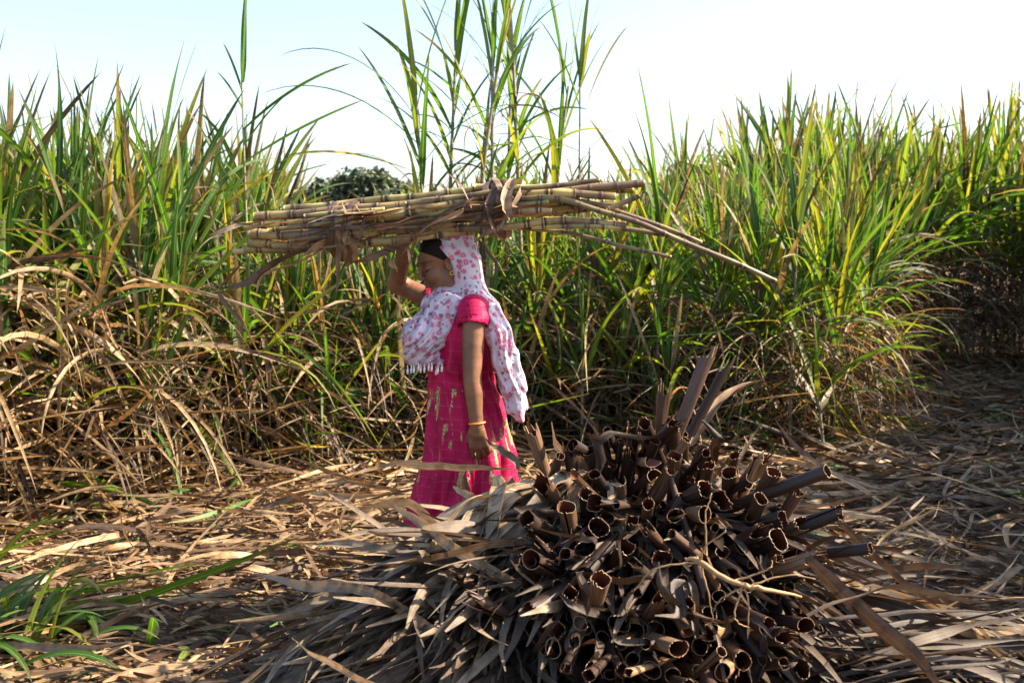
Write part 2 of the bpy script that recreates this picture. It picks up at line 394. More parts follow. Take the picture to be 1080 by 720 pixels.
def place(v, x, y, s=1.0, tilt=0.0, tdir=0.0, label=None, group=None, name="sugarcane_plant", zoff=0.0):
    e = empty(name, (x, y, float(gz(x, y)) - 0.02 + zoff))
    e.scale = (s, s, s)
    from mathutils import Euler, Matrix
    e.rotation_mode = 'XYZ'
    m = Matrix.Rotation(tilt, 3, (math.cos(tdir), math.sin(tdir), 0)) @ Matrix.Rotation(random.uniform(0, 6.28), 3, 'Z')
    e.rotation_euler = m.to_euler()
    link("stalk", v[0], e); link("green_leaves", v[1], e); link("dry_leaves", v[2], e)
    tag(e, label, "sugarcane", group)
    return e

GL = "sugarcane at the left end of the field"; GM = "sugarcane in the middle of the field"; GRR = "sugarcane in the far right block"
GC = "sugarcane in the sunlit clump at the right"
def field_pts(x0, x1, d0, d1, n, mind):
    pts = []
    tries = 0
    while len(pts) < n and tries < n * 60:
        tries += 1
        x = random.uniform(x0, x1); y = float(edge(x)) + random.uniform(d0, d1)
        if all((x - a) ** 2 + (y - b) ** 2 > mind ** 2 for a, b in pts): pts.append((x, y))
    return pts
def where(x, y):
    px = 540 + FPX * x / y; front = y - float(edge(x)) < .75
    for lim, w in ((45, "at the very left edge"), (110, "in the left block of tall green cane"), (175, "between the left block and the thin tall cane"), (262, "around the foot of the thin tall cane on the left"),
        (345, "under the left end of the bundle"), (425, "just left of the woman"), (500, "hidden in part by the woman"), (570, "just right of the woman"), (650, "below the right end of the bundle"),
        (735, "behind the crest of the heap"), (800, "below the longest carried cane"), (860, "in the sunlit clump past the cane tips"), (915, "at the right end of the sunlit clump"),
        (985, "at the back of the right clearing"), (9999, "at the far right edge")):
        if px < lim: break
    return ("front row sugarcane " if front else "sugarcane behind the front row ") + w
def block(x0, x1, d0, d1, n, mind, s0, s1, tilt, grp):
    for (x, y) in field_pts(x0, x1, d0, d1, n, mind):
        place(random.choice(variants), x, y, random.uniform(s0, s1) * (float(np.interp(y, [8.4, 11.5], [.68, 1])) if x > 3 else 1), random.uniform(0, tilt), random.uniform(0, 6.28), where(x, y), grp)
block(-4.6, -2.1, -0.28, 2.2, 66, .17, 1.0, 1.2, .34, GL)
block(-2.1, -0.7, -0.1, 2.4, 42, .17, .68, .86, .30, GM)
block(-0.7, 1.1, 0.0, 2.2, 46, .17, .80, 1.0, .25, GM)
block(1.1, 3.0, -0.1, 2.4, 56, .17, .78, 1.0, .25, GC)
block(3.0, 8.0, 0.0, 2.2, 70, .24, 1.22, 1.45, .2, GRR)

# the rest of the field as one mass, all the way back
def read(me):
    v = np.zeros(len(me.vertices) * 3, np.float32); me.vertices.foreach_get("co", v)
    l = np.zeros(len(me.loops), np.int32); me.loops.foreach_get("vertex_index", l)
    a = np.zeros(len(me.vertices) * 4, np.float32); me.attributes["ld"].data.foreach_get("color", a)
    return v.reshape(-1, 3), l.reshape(-1, 4), a.reshape(-1, 4)
gv = [read(v[1]) for v in variants]; dv = [read(v[2]) for v in variants]
A = Acc()
def mass(x, y, s, withdry=False):
    k = random.randrange(len(gv)); a = random.uniform(0, 6.28); c, si = math.cos(a), math.sin(a)
    for src in ([gv[k], dv[k]] if withdry else [gv[k]]):
        V, F, l = src
        V2 = np.stack([V[:, 0] * c - V[:, 1] * si, V[:, 0] * si + V[:, 1] * c, V[:, 2]], -1) * s
        V2 += np.array([x + 0.1 * (random.random() - .5), y, 0])
        l = l.copy(); l[:, 0] = (l[:, 0] + random.random()) % 1
        A.add(V2, F, l)
for _ in range(1500):
    x = random.uniform(-16, 24); d = 2.2 + 16 * random.random() ** 1.5; y = float(edge(x)) + d
    px = abs(x / y) 
    if px > 0.75: continue
    s = 1.08 if x < -1.5 - d * 0.2 else (0.80 if x < -.6 - .12 * d else (.90 if x < 1.2 + 0.1 * d else (1.0 if x < 3 else float(np.interp(y, [8.4, 12.5], [.95, 1.45])))))
    mass(x, y, s * random.uniform(0.88, 1.1))
# unseen cane carrying the field on rightwards, added to shade and dapple the clearing
for _ in range(520):
    y = random.uniform(3.0, 10.8); x = random.uniform(2.2, 8.5)
    if x < .56 * y + .45 + random.random() * .3: continue
    if y < 4.3 and (x < 3.7 or random.random() < .35): continue
    mass(x, y, random.uniform(0.95, 1.25), True)
for _ in range(150):  # denser cane out of view, added to shade the far right block
    mass(random.uniform(6.3, 9.5), random.uniform(8.6, 11.6), random.uniform(1.2, 1.5), True)
tag(link("sugarcane_field", A.mesh("sugarcane_field", [M_LEAF])), "mass of sugarcane tops filling the field farther back", "sugarcane field", kind='stuff')

# dry tangle at the foot of the standing cane
def tangle(n, x0, x1, hmax, d0, d1, wl=(0.45, 1.1), green=0.05, ww=(0.008, 0.026), rn=(0, 1)):
    x = rng.uniform(x0, x1, n); y = edge(x) + rng.uniform(d0, d1, n)
    hh = hmax(x) if callable(hmax) else hmax
    z = rng.uniform(0, 1, n) ** 1.3 * hh * np.clip(0.35 + (y - edge(x) - d0) / (0.9), 0.2, 1)
    o = np.stack([x, y, z], -1)
    hang = rng.uniform(0, 1, n) < 0.5
    o[hang, 2] = (0.35 + 0.75 * rng.uniform(0, 1, n)[hang]) * (hh if np.isscalar(hh) else hh[hang])
    el = np.where(hang, rng.uniform(R(10), R(70), n), rng.normal(0.15, 0.4, n))
    L = rng.uniform(*wl, n)
    p = arcs(o, rng.uniform(0, 6.28, n), el, L, np.where(hang, rng.uniform(1.2, 2.6, n), rng.normal(0.2, 0.35, n)), N=10, p=rng.uniform(.15, 1.0, (n, 1)), wob=0.10, azbend=rng.normal(0, 0.25, n))
    p[..., 2] = np.maximum(p[..., 2], gz(p[..., 0], p[..., 1]) + 0.01 + rng.uniform(0, .08, (n, 1)))
    return ribbons(p, rng.uniform(*ww, n), rng.uniform(*rn, n), (rng.uniform(0, 1, n) > green).astype(float), twist=rng.normal(0, 2.2, n), fold=rng.uniform(0.1, 0.8, n))
A = Acc()
A.add(*tangle(2700, -4.2, -1.5, lambda x: np.interp(x, [-2.6, -1.9], [1.1, .78]), -0.30, 1.0, green=0.14, ww=(0.014, 0.048), wl=(.5, 1.3)))
A.add(*tangle(2900, -2.0, 1.3, 0.80, -0.25, 1.2, green=0.20, ww=(.008, .034), wl=(.5, 1.3)))
A.add(*tangle(420, -3.6, -2.15, 1.2, -0.45, 0.1, green=0.0, ww=(0.022, 0.050), wl=(.6, 1.3), rn=(.62, .93)))
A.add(*tangle(300, -1.9, 1.2, 1.0, -0.35, 0.1, green=0.1, ww=(0.018, 0.040), wl=(.5, 1.2), rn=(.4, .93)))
A.add(*tangle(1900, 1.0, 3.2, 0.8, -0.3, 1.2, green=0.22))
A.add(*tangle(2000, 3.0, 8.0, 1.2, -0.3, 1.5, wl=(0.6, 1.4), green=0.02))
tag(link("dry_undergrowth", A.mesh("dry_undergrowth", [M_LEAF])), "tangle of dry brown cane leaves along the foot of the standing cane", "undergrowth", kind='stuff')

# the few tall canes that stand up against the sky
def hero(px, py_top, Y, v, label, tilt=0.0, tdir=0.0, s=1.0, group=None):
    x = (px - 540) / FPX * Y
    return place(v, x, Y, s, tilt, tdir, label, group)
def hero_plant(h, leaves, r0=0.014, lean=0.0, ndry=6):
    """leaves: list of (t, azimuth in the picture plane -1..1 left/right, el, length, droop)"""
    t = np.linspace(0, 1, 60); p = np.stack([lean * t * t * h, 0.02 * np.sin(t * 5), t * h], -1)
    fr = (t * h / 0.15) % 1; rad = r0 * (1 - .55 * t) * (1 + .14 * (np.minimum(fr, 1 - fr) < .12))
    st = tube(p, rad, rng.uniform(), 8, phase=fr, cap=False); ms = mesh_np("stalk", st[0], st[1], [M_STALK], st[2])
    k = len(leaves); a = np.array(leaves, float)
    o = np.stack([np.interp(a[:, 0], t, p[:, j]) for j in range(3)], -1)
    pa = arcs(o, a[:, 1], a[:, 2], a[:, 3], a[:, 4], N=14, wob=0.04)
    g = Acc(); g.add(*ribbons(pa, rng.uniform(0.032, 0.060, k), a[:, 5], np.zeros(k), twist=rng.normal(0, 0.7, k), fold=rng.uniform(0.1, 0.4, k)))
    mg = g.mesh("green_leaves", [M_LEAF]); k = ndry; tt = rng.uniform(.3, .8, k)
    o = np.stack([np.interp(tt, t, p[:, j]) for j in range(3)], -1)
    pa = arcs(o, rng.uniform(0, 6.28, k), rng.uniform(.5, 1.3, k), rng.uniform(.4, .8, k), rng.uniform(1.5, 3.2, k), N=11, p=.8, wob=.3)
    d = Acc(); d.add(*ribbons(pa, rng.uniform(.008, .02, k), rng.uniform(0, 1, k), np.ones(k), twist=rng.normal(0, 2.5, k), fold=rng.uniform(.2, .9, k)))
    return ms, mg, d.mesh("dry_leaves", [M_LEAF])
def hero_place(v, px, Y, label, s=1.0, rz=0.0):
    x = (px - 540) / FPX * Y
    e = empty("sugarcane_plant", (x, Y, float(gz(x, Y)) - .02)); e.scale = (s, s, s); e.rotation_euler = (0, 0, rz)
    link("stalk", v[0], e); link("green_leaves", v[1], e); link("dry_leaves", v[2], e)
    tag(e, label, "sugarcane", "tall canes standing out against the sky")
PI = math.pi
hero_place(hero_plant(2.55, [(1, 0, 1.50, .75, .05, .3), (1, 1.5, 1.42, .65, .1, .2), (.97, PI, 1.3, .35, .2, .1), (.93, PI, 1.1, .3, .3, .15), (.88, 0.05, .72, .85, .5, .35), (.84, 0, .95, .95, 1.0, .25),
    (.80, -.1, .55, .9, .25, .3), (.74, PI, .9, .8, 1.6, .5), (.7, .2, 1.0, .7, 1.4, .7), (.66, PI + .2, 1.2, .8, .3, .2)], r0=.012), 262, 6.6,
    "thin tall sugarcane with two long leaves reaching right across the sky, left of the bundle")
hero_place(hero_plant(2.7, [(1, 0, 1.5, .8, .1, .75), (1, PI, 1.45, .8, .1, .6), (.98, .3, 1.4, .7, .2, .9), (.92, PI, 1.25, .8, .4, .7), (.86, .2, 1.3, .9, .5, .95), (.8, PI, .4, .9, .9, .6), (.74, -.2, 1.2, .6, 1.5, .9)], r0=.012), 610, 7.8,
    "lone tall sugarcane with yellow green top rising from the right half of the bundle")
def rleaves(k, base=.55):
    out = []
    for i in range(k):
        t = 1 - (1 - base) * (i / k) ** 1.1; f = (1 - t) / (1 - base)
        out.append((t, random.choice([0, PI]) + random.gauss(0, .8), 1.46 - f * random.uniform(.1, 1.2), random.uniform(.7, 1.2), .15 + f * random.uniform(.5, 2.4), random.uniform(.1, .95)))
    return out
spec = [(452, 7.3, 2.55, "tall cane with arching leaves reaching far left over the bundle"), (470, 7.6, 3.0, "tall purple stemmed cane, second of the group behind the bundle counted from its left"),
        (492, 7.4, 3.2, "tall yellow leaved cane at the middle of the group behind the bundle"), (519, 7.5, 3.2, "straight dark stemmed cane right behind the tie of the bundle"),
        (533, 7.9, 2.9, "dark stemmed cane beside the straight one behind the bundle tie"), (552, 7.7, 3.3, "tallest cane of the group behind the bundle, at its right side"),
        (575, 8.0, 2.7, "yellow leaved cane closing the right side of the group behind the bundle")]
for px, Y, h, lab in spec:
    if px == 452:
        hero_place(hero_plant(h, rleaves(9, .5) + [(.93, PI, .95, 1.2, 1.5, .4), (.86, PI + .15, .75, 1.25, 1.3, .3), (.78, PI - .2, .35, 1.1, .6, .75), (.72, PI, .9, 1.0, 2.2, .6), (.8, 0, .9, 1.1, 1.4, .8)], r0=.018, lean=-.03, ndry=7), px, Y, lab); continue
    hero_place(hero_plant(h, rleaves(19, .33), r0=.020, lean=random.uniform(-.10, .10), ndry=9), px, Y, lab)
hero_place(hero_plant(1.75, rleaves(18, .42), ndry=8), 168, 6.4, "tall green cane with a fan of narrow upright leaves left of the bundle end")
hero_place(hero_plant(1.55, rleaves(20, .35), ndry=8), 85, 5.9, "tall green cane with bushy top near the left edge of the field")
hero_place(hero_plant(1.6, rleaves(16, .4), ndry=8), 695, 7.0, "cane with long upright spears just right of the bundle end")
hero_place(hero_plant(1.6, rleaves(20, .3), ndry=10), 838, 6.9, "bright green cane at the front of the sunlit clump right of the long cane tips")
hero_place(hero_plant(1.45, rleaves(18, .3), ndry=8), 800, 7.1, "cane with blue green blades behind the tip of the longest carried cane")
for k, (px, Y, s, lab) in enumerate([(345, 6.6, .95, "young cane with broad upright green blades below the left end of the bundle"), (200, 6.2, .9, "short green cane with upright blades in the brown tangle at the left"),
        (22, 5.3, 1.3, "yellowish green cane shoot in front of the brown tangle at the left edge"), (615, 7.0, 1.0, "thin green shoot standing alone in the dry tangle right of the woman"),
        (700, 6.7, 1.0, "green shoot in the dry tangle above the heap"), (875, 6.6, 1.0, "leafy green shoot at the right foot of the sunlit clump"), (915, 8.0, 1.1, "dark green shoot at the back of the right clearing")]):
    hero_place(shortv[k % 5], px, Y, lab, s)

for k in range(26):
    x = -2.9 + 4.1 * (k + random.random()) / 26; y = float(edge(x)) + random.uniform(-.28, .12); px = 540 + FPX * x / y
    w_ = "left of the thin tall cane" if px < 255 else ("between the thin tall cane and the woman" if px < 425 else ("close behind the woman" if px < 570 else "between the woman and the crest of the heap"))
    place(shortv[k % 5], x, y, random.uniform(.75, 1.1), random.uniform(0, .5), random.uniform(0, 6.28), "short green shoot in the brown tangle, " + w_, "short green shoots in the dry tangle")

# ------------------------------------------------------------------ far trees
def far_tree(px, top, Y, rad, label):
    b = P(px, top, Y); x, h = b[0], b[2]
    e = empty("tree", (x, Y, 0))
    t = tube(smoothpath([(0, 0, 0), (.3, 0, h * .3), (0, .2, h * .7)], 12), np.linspace(.35, .1, 12), .3, 10, cap=False)
    A = Acc(); A.add(*t)
    for k in range(9):
        a = random.uniform(0, 6.28); z = random.uniform(.35, .7) * h
        A.add(*tube(smoothpath([(0, 0, z), (math.cos(a) * rad * .35, math.sin(a) * rad * .35, z + .12 * h), (math.cos(a) * rad * .7, math.sin(a) * rad * .7, z + .2 * h)], 8), np.linspace(.12, .03, 8), .3, 6, cap=False))
    link("trunk", A.mesh("trunk", [M_BARK]), e)
    n = 9000; cl = 26
    cc = rng.normal(0, 1, (cl, 3)); cc = nrm(cc) * rng.uniform(.35, .95, (cl, 1)) * np.array([rad * .8, rad * .8, h * .26]) + np.array([0, 0, h * .70])
    k = rng.integers(0, cl, n); q = cc[k] + rng.normal(0, 1, (n, 3)) * rad * .15
    q[:, 2] = np.minimum(q[:, 2], h)
    s = rng.uniform(.12, .3, n)[:, None, None]
    u = nrm(rng.normal(0, 1, (n, 3))); w = nrm(np.cross(u, rng.normal(0, 1, (n, 3))))
    V = np.stack([q - u * s[:, 0], q + w * s[:, 0] * .5, q + u * s[:, 0], q - w * s[:, 0] * .5], 1).reshape(-1, 3)
    ld = np.zeros((n, 4, 4)); ld[..., 0] = rng.uniform(0, 1, (n, 1)); ld[..., 2] = .2
    link("crown", mesh_np("crown", V, np.arange(n * 4).reshape(-1, 4), [M_FAR], ld.reshape(-1, 4), smooth=False), e)
    tag(e, label, "tree", "trees beyond the field")
M_BARK = simple("bark", (.09, .07, .05), .9, noise=.4, scale=6, bump=.6)
M_FAR = simple("far_foliage", (.035, .06, .028), .6, noise=.5, scale=1.2)
far_tree(385, 178, 62, 2.2, "dark round tree beyond the cane, highest of those above the left half of the bundle")
far_tree(350, 187, 66, 1.8, "smaller dark tree at the left of the one showing above the bundle")
far_tree(418, 188, 70, 1.9, "dark tree beyond the cane, at the right of the highest one")
far_tree(330, 200, 80, 2.6, "faint low tree beyond the cane between leaves left of the bundle end")
far_tree(735, 176, 75, 3.2, "distant tree hardly showing behind the cane right of the bundle")

# ------------------------------------------------------------------ signed distance modelling for the figure
class Vol:
    def __init__(s, lo, hi, h):
        s.lo = np.array(lo, float); s.h = h
        s.n = np.ceil((np.array(hi) - s.lo) / h).astype(int) + 1
        s.F = np.full(s.n, 1.0, np.float32)
    def region(s, lo, hi):
        a = np.clip(((np.array(lo) - s.lo) / s.h).astype(int) - 1, 0, s.n); b = np.clip(((np.array(hi) - s.lo) / s.h).astype(int) + 2, 0, s.n)
        sl = tuple(slice(x, y) for x, y in zip(a, b))
        ax = [s.lo[k] + s.h * np.arange(a[k], b[k]) for k in range(3)]
        X = np.stack(np.meshgrid(*ax, indexing='ij'), -1).astype(np.float32)
        return sl, X
    def add(s, d, lo, hi, k=0.01, sub=False):
        m = 2.5 * k + 3 * s.h
        sl, X = s.region(np.array(lo) - m, np.array(hi) + m)
        if X.size == 0: return
        D = d(X).astype(np.float32); f = s.F[sl]
        if sub:
            D = -D; h = np.maximum(k - np.abs(f - D), 0) / k; s.F[sl] = np.maximum(f, D) + h * h * k * .25
        else:
            h = np.maximum(k - np.abs(f - D), 0) / k; s.F[sl] = np.minimum(f, D) - h * h * k * .25
    def cap(s, a, b, r1, r2, k=0.01, sy=1.0, sub=False):
        a = np.array(a, float); b = np.array(b, float); q = np.array([1, 1 / sy, 1.])
        aa, bb = a * q, b * q; ab = bb - aa; L = max((ab ** 2).sum(), 1e-9)
        def d(X):
            Y = X * q.astype(np.float32); t = np.clip(((Y - aa) @ ab) / L, 0, 1)
            return np.linalg.norm(Y - (aa + t[..., None] * ab), axis=-1) - (r1 + (r2 - r1) * t)
        r = max(r1, r2); e = np.array([r, r * sy, r])
        s.add(d, np.minimum(a, b) - e, np.maximum(a, b) + e, k, sub)
    def ell(s, c, rad, M=None, k=0.01, sub=False, cut=None, shell=None):
        c = np.array(c, float); rad = np.array(rad, float); M = np.eye(3) if M is None else M
        def d(X):
            Y = (X - c) @ M.T; k0 = np.linalg.norm(Y / rad, axis=-1); k1 = np.linalg.norm(Y / (rad * rad), axis=-1) + 1e-6
            D = k0 * (k0 - 1) / k1
            if shell: D = np.abs(D) - shell
            if cut is not None: D = np.maximum(D, cut(X))
            return D
        r = rad.max() + (shell or 0); s.add(d, c - r, c + r, k, sub)
    def mesh(s, name, mats, ld=None):
        F = s.F; n = s.n; ins = F < 0
        c = np.zeros(n - 1, np.int8)
        for dx in (0, 1):
            for dy in (0, 1):
                for dz in (0, 1):
                    c += ins[dx:n[0] - 1 + dx, dy:n[1] - 1 + dy, dz:n[2] - 1 + dz]
        idx = np.argwhere((c > 0) & (c < 8)); vid = np.full(n - 1, -1, np.int64); vid[tuple(idx.T)] = np.arange(len(idx))
        acc = np.zeros((len(idx), 3)); cnt = np.zeros(len(idx))
        for ax in range(3):
            o = [k for k in range(3) if k != ax]
            for p in (0, 1):
                for q in (0, 1):
                    a = idx.copy(); a[:, o[0]] += p; a[:, o[1]] += q; b = a.copy(); b[:, ax] += 1
                    fa = F[tuple(a.T)]; fb = F[tuple(b.T)]; m = (fa < 0) != (fb < 0)
                    t = fa[m] / (fa[m] - fb[m]); pt = a[m].astype(float); pt[:, ax] += t
                    acc[m] += pt; cnt[m] += 1
        V = s.lo + s.h * acc / cnt[:, None]
        Q = []
        for ax in range(3):
            o = [(ax + 1) % 3, (ax + 2) % 3]
            sa = [slice(1, -1)] * 3; sa[ax] = slice(0, -1); sb = [slice(1, -1)] * 3; sb[ax] = slice(1, None)
            A0, B0 = ins[tuple(sa)], ins[tuple(sb)]
            e = np.argwhere(A0 != B0); fl = A0[tuple(e.T)]
            for k in o: e[:, k] += 1
            def v(d0, d1):
                g = e.copy(); g[:, o[0]] += d0; g[:, o[1]] += d1
                return vid[tuple(g.T)]
            q = np.stack([v(-1, -1), v(0, -1), v(0, 0), v(-1, 0)], -1)
            q[~fl] = q[~fl][:, ::-1]
            Q.append(q[(q >= 0).all(1)])
        Q = np.concatenate(Q)
        # two light smoothing passes
        for _ in range(2):
            S = np.zeros_like(V); C = np.zeros(len(V))
            for k in range(4):
                np.add.at(S, Q[:, k], V[Q[:, (k + 1) % 4]]); np.add.at(C, Q[:, k], 1)
            V = V * .45 + (S / np.maximum(C, 1)[:, None]) * .55
        s.V = V
        return mesh_np(name, V, Q, mats, None if ld is None else ld(V))

YW = 3.9
def W(px, py, dy=0.0): return P(px, py, YW + dy)
ROOT = np.array([W(495, 600)[0], YW, 0.0])
person = empty("person", tuple(ROOT))
tag(person, "woman in a crimson dress and flowered white headscarf walking left under a cane bundle", "person")
def wear(name, me, parent=person):
    o = link(name, me, parent); 
    if parent is person: o.location = tuple(-ROOT)
    return o

# --- head frame
H = W(465, 277, 0.0)
yaw, dip, roll = R(22), R(20), 0
f0 = np.array([-math.cos(yaw), -math.sin(yaw), 0.]); up0 = np.array([0, 0, 1.])
fd = f0 * math.cos(dip) - up0 * math.sin(dip); ud = up0 * math.cos(dip) + f0 * math.sin(dip); sdv = np.cross(ud, fd)
HM = np.stack([fd, sdv, ud]); HS = 0.93
def hp(f, s_, u): return H + HS * (fd * f + sdv * s_ + ud * u)
B = Vol((-.56, 3.52, -.02), (.10, 4.28, 1.66), .0034)
def he(f, s_, u, r, k=.012, sub=False): B.ell(hp(f, s_, u), np.array(r) * HS, HM, k, sub)
def hc(a, b, r1, r2, k=.01): B.cap(hp(*a), hp(*b), r1 * HS, r2 * HS, k)
he(-.012, 0, .035, (.092, .074, .088))
he(.030, 0, -.035, (.056, .056, .078), .02)
he(.062, 0, -.100, (.020, .021, .017), .02)
for q in (-1, 1):
    hc((-.012, q * .054, -.045), (.055, q * .020, -.100), .017, .016, .02)
    he(.060, q * .031, -.035, (.026, .024, .026), .02)
    he(.078, q * .028, .026, (.012, .026, .009), .012)
    he(.092, q * .033, .002, (.016, .020, .013), .010, True)
    he(.068, q * .032, .001, (.0165, .0165, .0155), .003)
    he(.098, q * .011, -.034, (.010, .008, .007), .005)
    he(-.008, q * .076, -.010, (.018, .009, .031), .006)
    he(-.002, q * .082, -.006, (.009, .006, .016), .004, True)
hc((.086, 0, .016), (.107, 0, -.026), .0075, .0105, .010)
he(.106, 0, -.030, (.0105, .0105, .009), .006)
he(.090, 0, -.060, (.014, .022, .0072), .006); he(.087, 0, -.073, (.014, .019, .0080), .006)
he(.104, 0, -.0665, (.011, .020, .0022), .003, True)
# --- neck, trunk, legs
B.cap(W(474, 296), W(486, 330), .050, .056, .02)
B.cap(W(486, 328), W(491, 345), .065, .082, .03, sy=1.4)
B.cap(W(490, 352), W(490, 398), .082, .080, .04, sy=1.45)
B.cap(W(490, 398), W(496, 445), .080, .098, .04, sy=1.4)
B.ell(W(480, 366, -.03), (.06, .11, .06), k=.03)
hipz = W(496, 462)[2]
ankle = [np.array([ROOT[0] - .17, YW - .09, .085]), np.array([ROOT[0] + .20, YW + .09, .12])]
knee = [np.array([ROOT[0] - .05, YW - .09, .45]), np.array([ROOT[0] + .07, YW + .09, .46])]
for kk, an, sy_ in ((knee[0], ankle[0], -.085), (knee[1], ankle[1], .085)):
    B.cap((W(496, 462)[0], YW + sy_, hipz), kk, .085, .055, .03); B.cap(kk, an, .055, .034, .02)
    B.cap(an, an + np.array([.02, 0, -.05]), .034, .03, .01)
    B.cap(an + np.array([.02, 0, -.055]), an + np.array([-.12, 0, -.065]), .028, .022, .015, sy=1.3)
    for j in range(5): B.cap(an + np.array([-.115, -.03 + j * .014, -.066]), an + np.array([-.155 + abs(j - 1) * .005, -.032 + j * .0155, -.07]), .011, .009, .004)
# --- arms
def limb(pts, rs, k=.02):
    B.cap(pts[0], pts[0] * .8 + pts[1] * .2, rs[0] * .96, rs[0] * .9, .03)
    tt = np.linspace(0, len(pts) - 1, 13); Q = smoothpath(pts, 13); rr_ = np.interp(tt, np.arange(len(rs)), rs)
    for a, b, r1, r2 in zip(Q[:-1], Q[1:], rr_[:-1], rr_[1:]): B.cap(a, b, r1, r2, .0015)
LS, LE, LW = W(500, 330, -.165), W(498, 396, -.205), W(503, 449, -.215)
limb([LS, LS * .5 + LE * .5, LE, LE * .65 + LW * .35, LW], [.044, .041, .0345, .034, .0245])
RS, RE, RW = W(484, 330, .16), W(419, 299, .19), W(425, 268, .05)
limb([RS, RS * .5 + RE * .5, RE], [.047, .043, .037]); limb([RE, RE * .55 + RW * .45, RW], [.037, .034, .026])
def hand(w, d, n, s_, curl, thumb=1):
    """w wrist, d direction of the fingers, n palm normal (fingers bend to it), s_ from index to little finger"""
    d, n, s_ = nrm(np.array(d, float)), nrm(np.array(n, float)), nrm(np.array(s_, float))
    B.cap(w, w + d * .03, .024, .024, .012)
    L = [.042, .047, .043, .034]
    for j in range(4):
        o = (j - 1.5) * .0195; kn = w + d * (.082 - abs(j - 1.2) * .004) + s_ * o
        B.cap(w + d * .02 + s_ * o * .6, kn, .0135, .0115, .009)
        p = kn; a = 0.0; r = .0098
        for m, frac in enumerate((1, .62, .5)):
            a += curl[j][m]; e = p + (d * math.cos(a) + n * math.sin(a) + s_ * (j - 1.5) * .05) * L[j] * frac
            B.cap(p, e, r, r * .9, .0025); p, r = e, r * .9
    b = w + d * .022 - s_ * .022; m1 = b + (d * .75 - s_ * .55 + n * .3) * .042; m2 = m1 + (d * .9 - s_ * .1 + n * .4) * .030; m3 = m2 + (d * .85 + s_ * .2 + n * .45) * .024
    B.cap(b, m1, .0155, .0115, .01); B.cap(m1, m2, .011, .010, .003); B.cap(m2, m3, .010, .0085, .003)
hand(LW, (.10, .04, -1), (.25, .95, 0), (1, -.25, .1), [(.35, .6, .4), (.45, .75, .5), (.55, .8, .5), (.6, .85, .5)])
hand(RW, (-.05, -.55, .9), (.55, .3, .5), (-.2, .6, .3), [(.5, .9, .6)] * 4)
M_SKIN = None
def skin_mat():
    m, nt, N, L, bs, out = mat("skin")
    at = N.new("ShaderNodeAttribute"); at.attribute_name = "ld"
    sp = N.new("ShaderNodeSeparateColor"); L.new(at.outputs["Color"], sp.inputs[0])
    tc = N.new("ShaderNodeTexCoord"); no = N.new("ShaderNodeTexNoise"); no.inputs["Scale"].default_value = 16; no.inputs["Detail"].default_value = 6
    L.new(tc.outputs["Object"], no.inputs["Vector"])
    r = ramp(N, [(.3, (.12, .050, .024)), (.7, (.21, .094, .046))]); L.new(no.outputs[0], r.inputs[0])
    c = mixc(N, L, sp.outputs[0], r.outputs[0], (.17, .038, .032))
    c = mixc(N, L, sp.outputs[1], c, (.03, .018, .014))
    L.new(c, bs.inputs["Base Color"]); bs.inputs["Roughness"].default_value = .5
    bs.inputs["Subsurface Weight"].default_value = .12; bs.inputs["Subsurface Radius"].default_value = (.012, .005, .003); bs.inputs["Subsurface Scale"].default_value = 1
    n2 = N.new("ShaderNodeTexNoise"); n2.inputs["Scale"].default_value = 260; L.new(tc.outputs["Object"], n2.inputs["Vector"])
    bp = N.new("ShaderNodeBump"); bp.inputs["Strength"].default_value = .12; bp.inputs["Distance"].default_value = .002
    L.new(n2.outputs[0], bp.inputs["Height"]); L.new(bp.outputs[0], bs.inputs["Normal"])
    return m
def skin_ld(V):
    l = np.zeros((len(V), 4)); q = ((V - H) @ HM.T) / HS
    lip = np.exp(-(((q[:, 2] + .0665) / .0125) ** 4) - ((q[:, 1] / .024) ** 4)) * (q[:, 0] > .085)
    l[:, 0] = lip
    # eyebrows and lash line
    for s_ in (-1, 1):
        y = q[:, 1] * s_
        br = np.exp(-(((q[:, 2] - .029 + (y - .03) ** 2 * 6) / .0042) ** 4) - (((y - .032) / .024) ** 6)) * (q[:, 0] > .04)
        la = np.exp(-(((q[:, 2] + .0055 - (y - .032) ** 2 * 12) / .0048) ** 4) - (((y - .033) / .017) ** 6)) * (q[:, 0] > .05)
        l[:, 1] = np.maximum(l[:, 1], np.maximum(br, la))
    return l
wear("body", B.mesh("body", [skin_mat()], skin_ld)); del B

# --- hair
M_HAIR = simple("black_hair", (.007, .005, .004), .7, noise=.5, scale=140, bump=.9)
M_HAIR.node_tree.nodes["Principled BSDF"].inputs["Specular IOR Level"].default_value = .2
Hv = Vol(H - .2, H + .2, .003)
p0 = hp(.072, 0, .075); nn_ = nrm(-.070 * fd + .075 * ud)
def haircut(X): return -((X - p0) @ nn_)
def hd(X):
    Y = (X - hp(-.018, 0, .040)) @ HM.T; rad = np.array([.098, .081, .091]) * HS
    k0 = np.linalg.norm(Y / rad, axis=-1); k1 = np.linalg.norm(Y / rad ** 2, axis=-1) + 1e-6
    D = k0 * (k0 - 1) / k1 + .0005 * np.sin(Y[..., 2] * 160 + Y[..., 0] * 420) + .004 * np.exp(-(Y[..., 1] / .006) ** 2) * (Y[..., 0] > 0)
    return np.maximum(D, haircut(X))
Hv.add(hd, H - .15, H + .15, .004)
Hv.ell(hp(-.105, 0, -.005), (.045, .05, .045), HM, .02)
wear("hair", Hv.mesh("hair", [M_HAIR]))

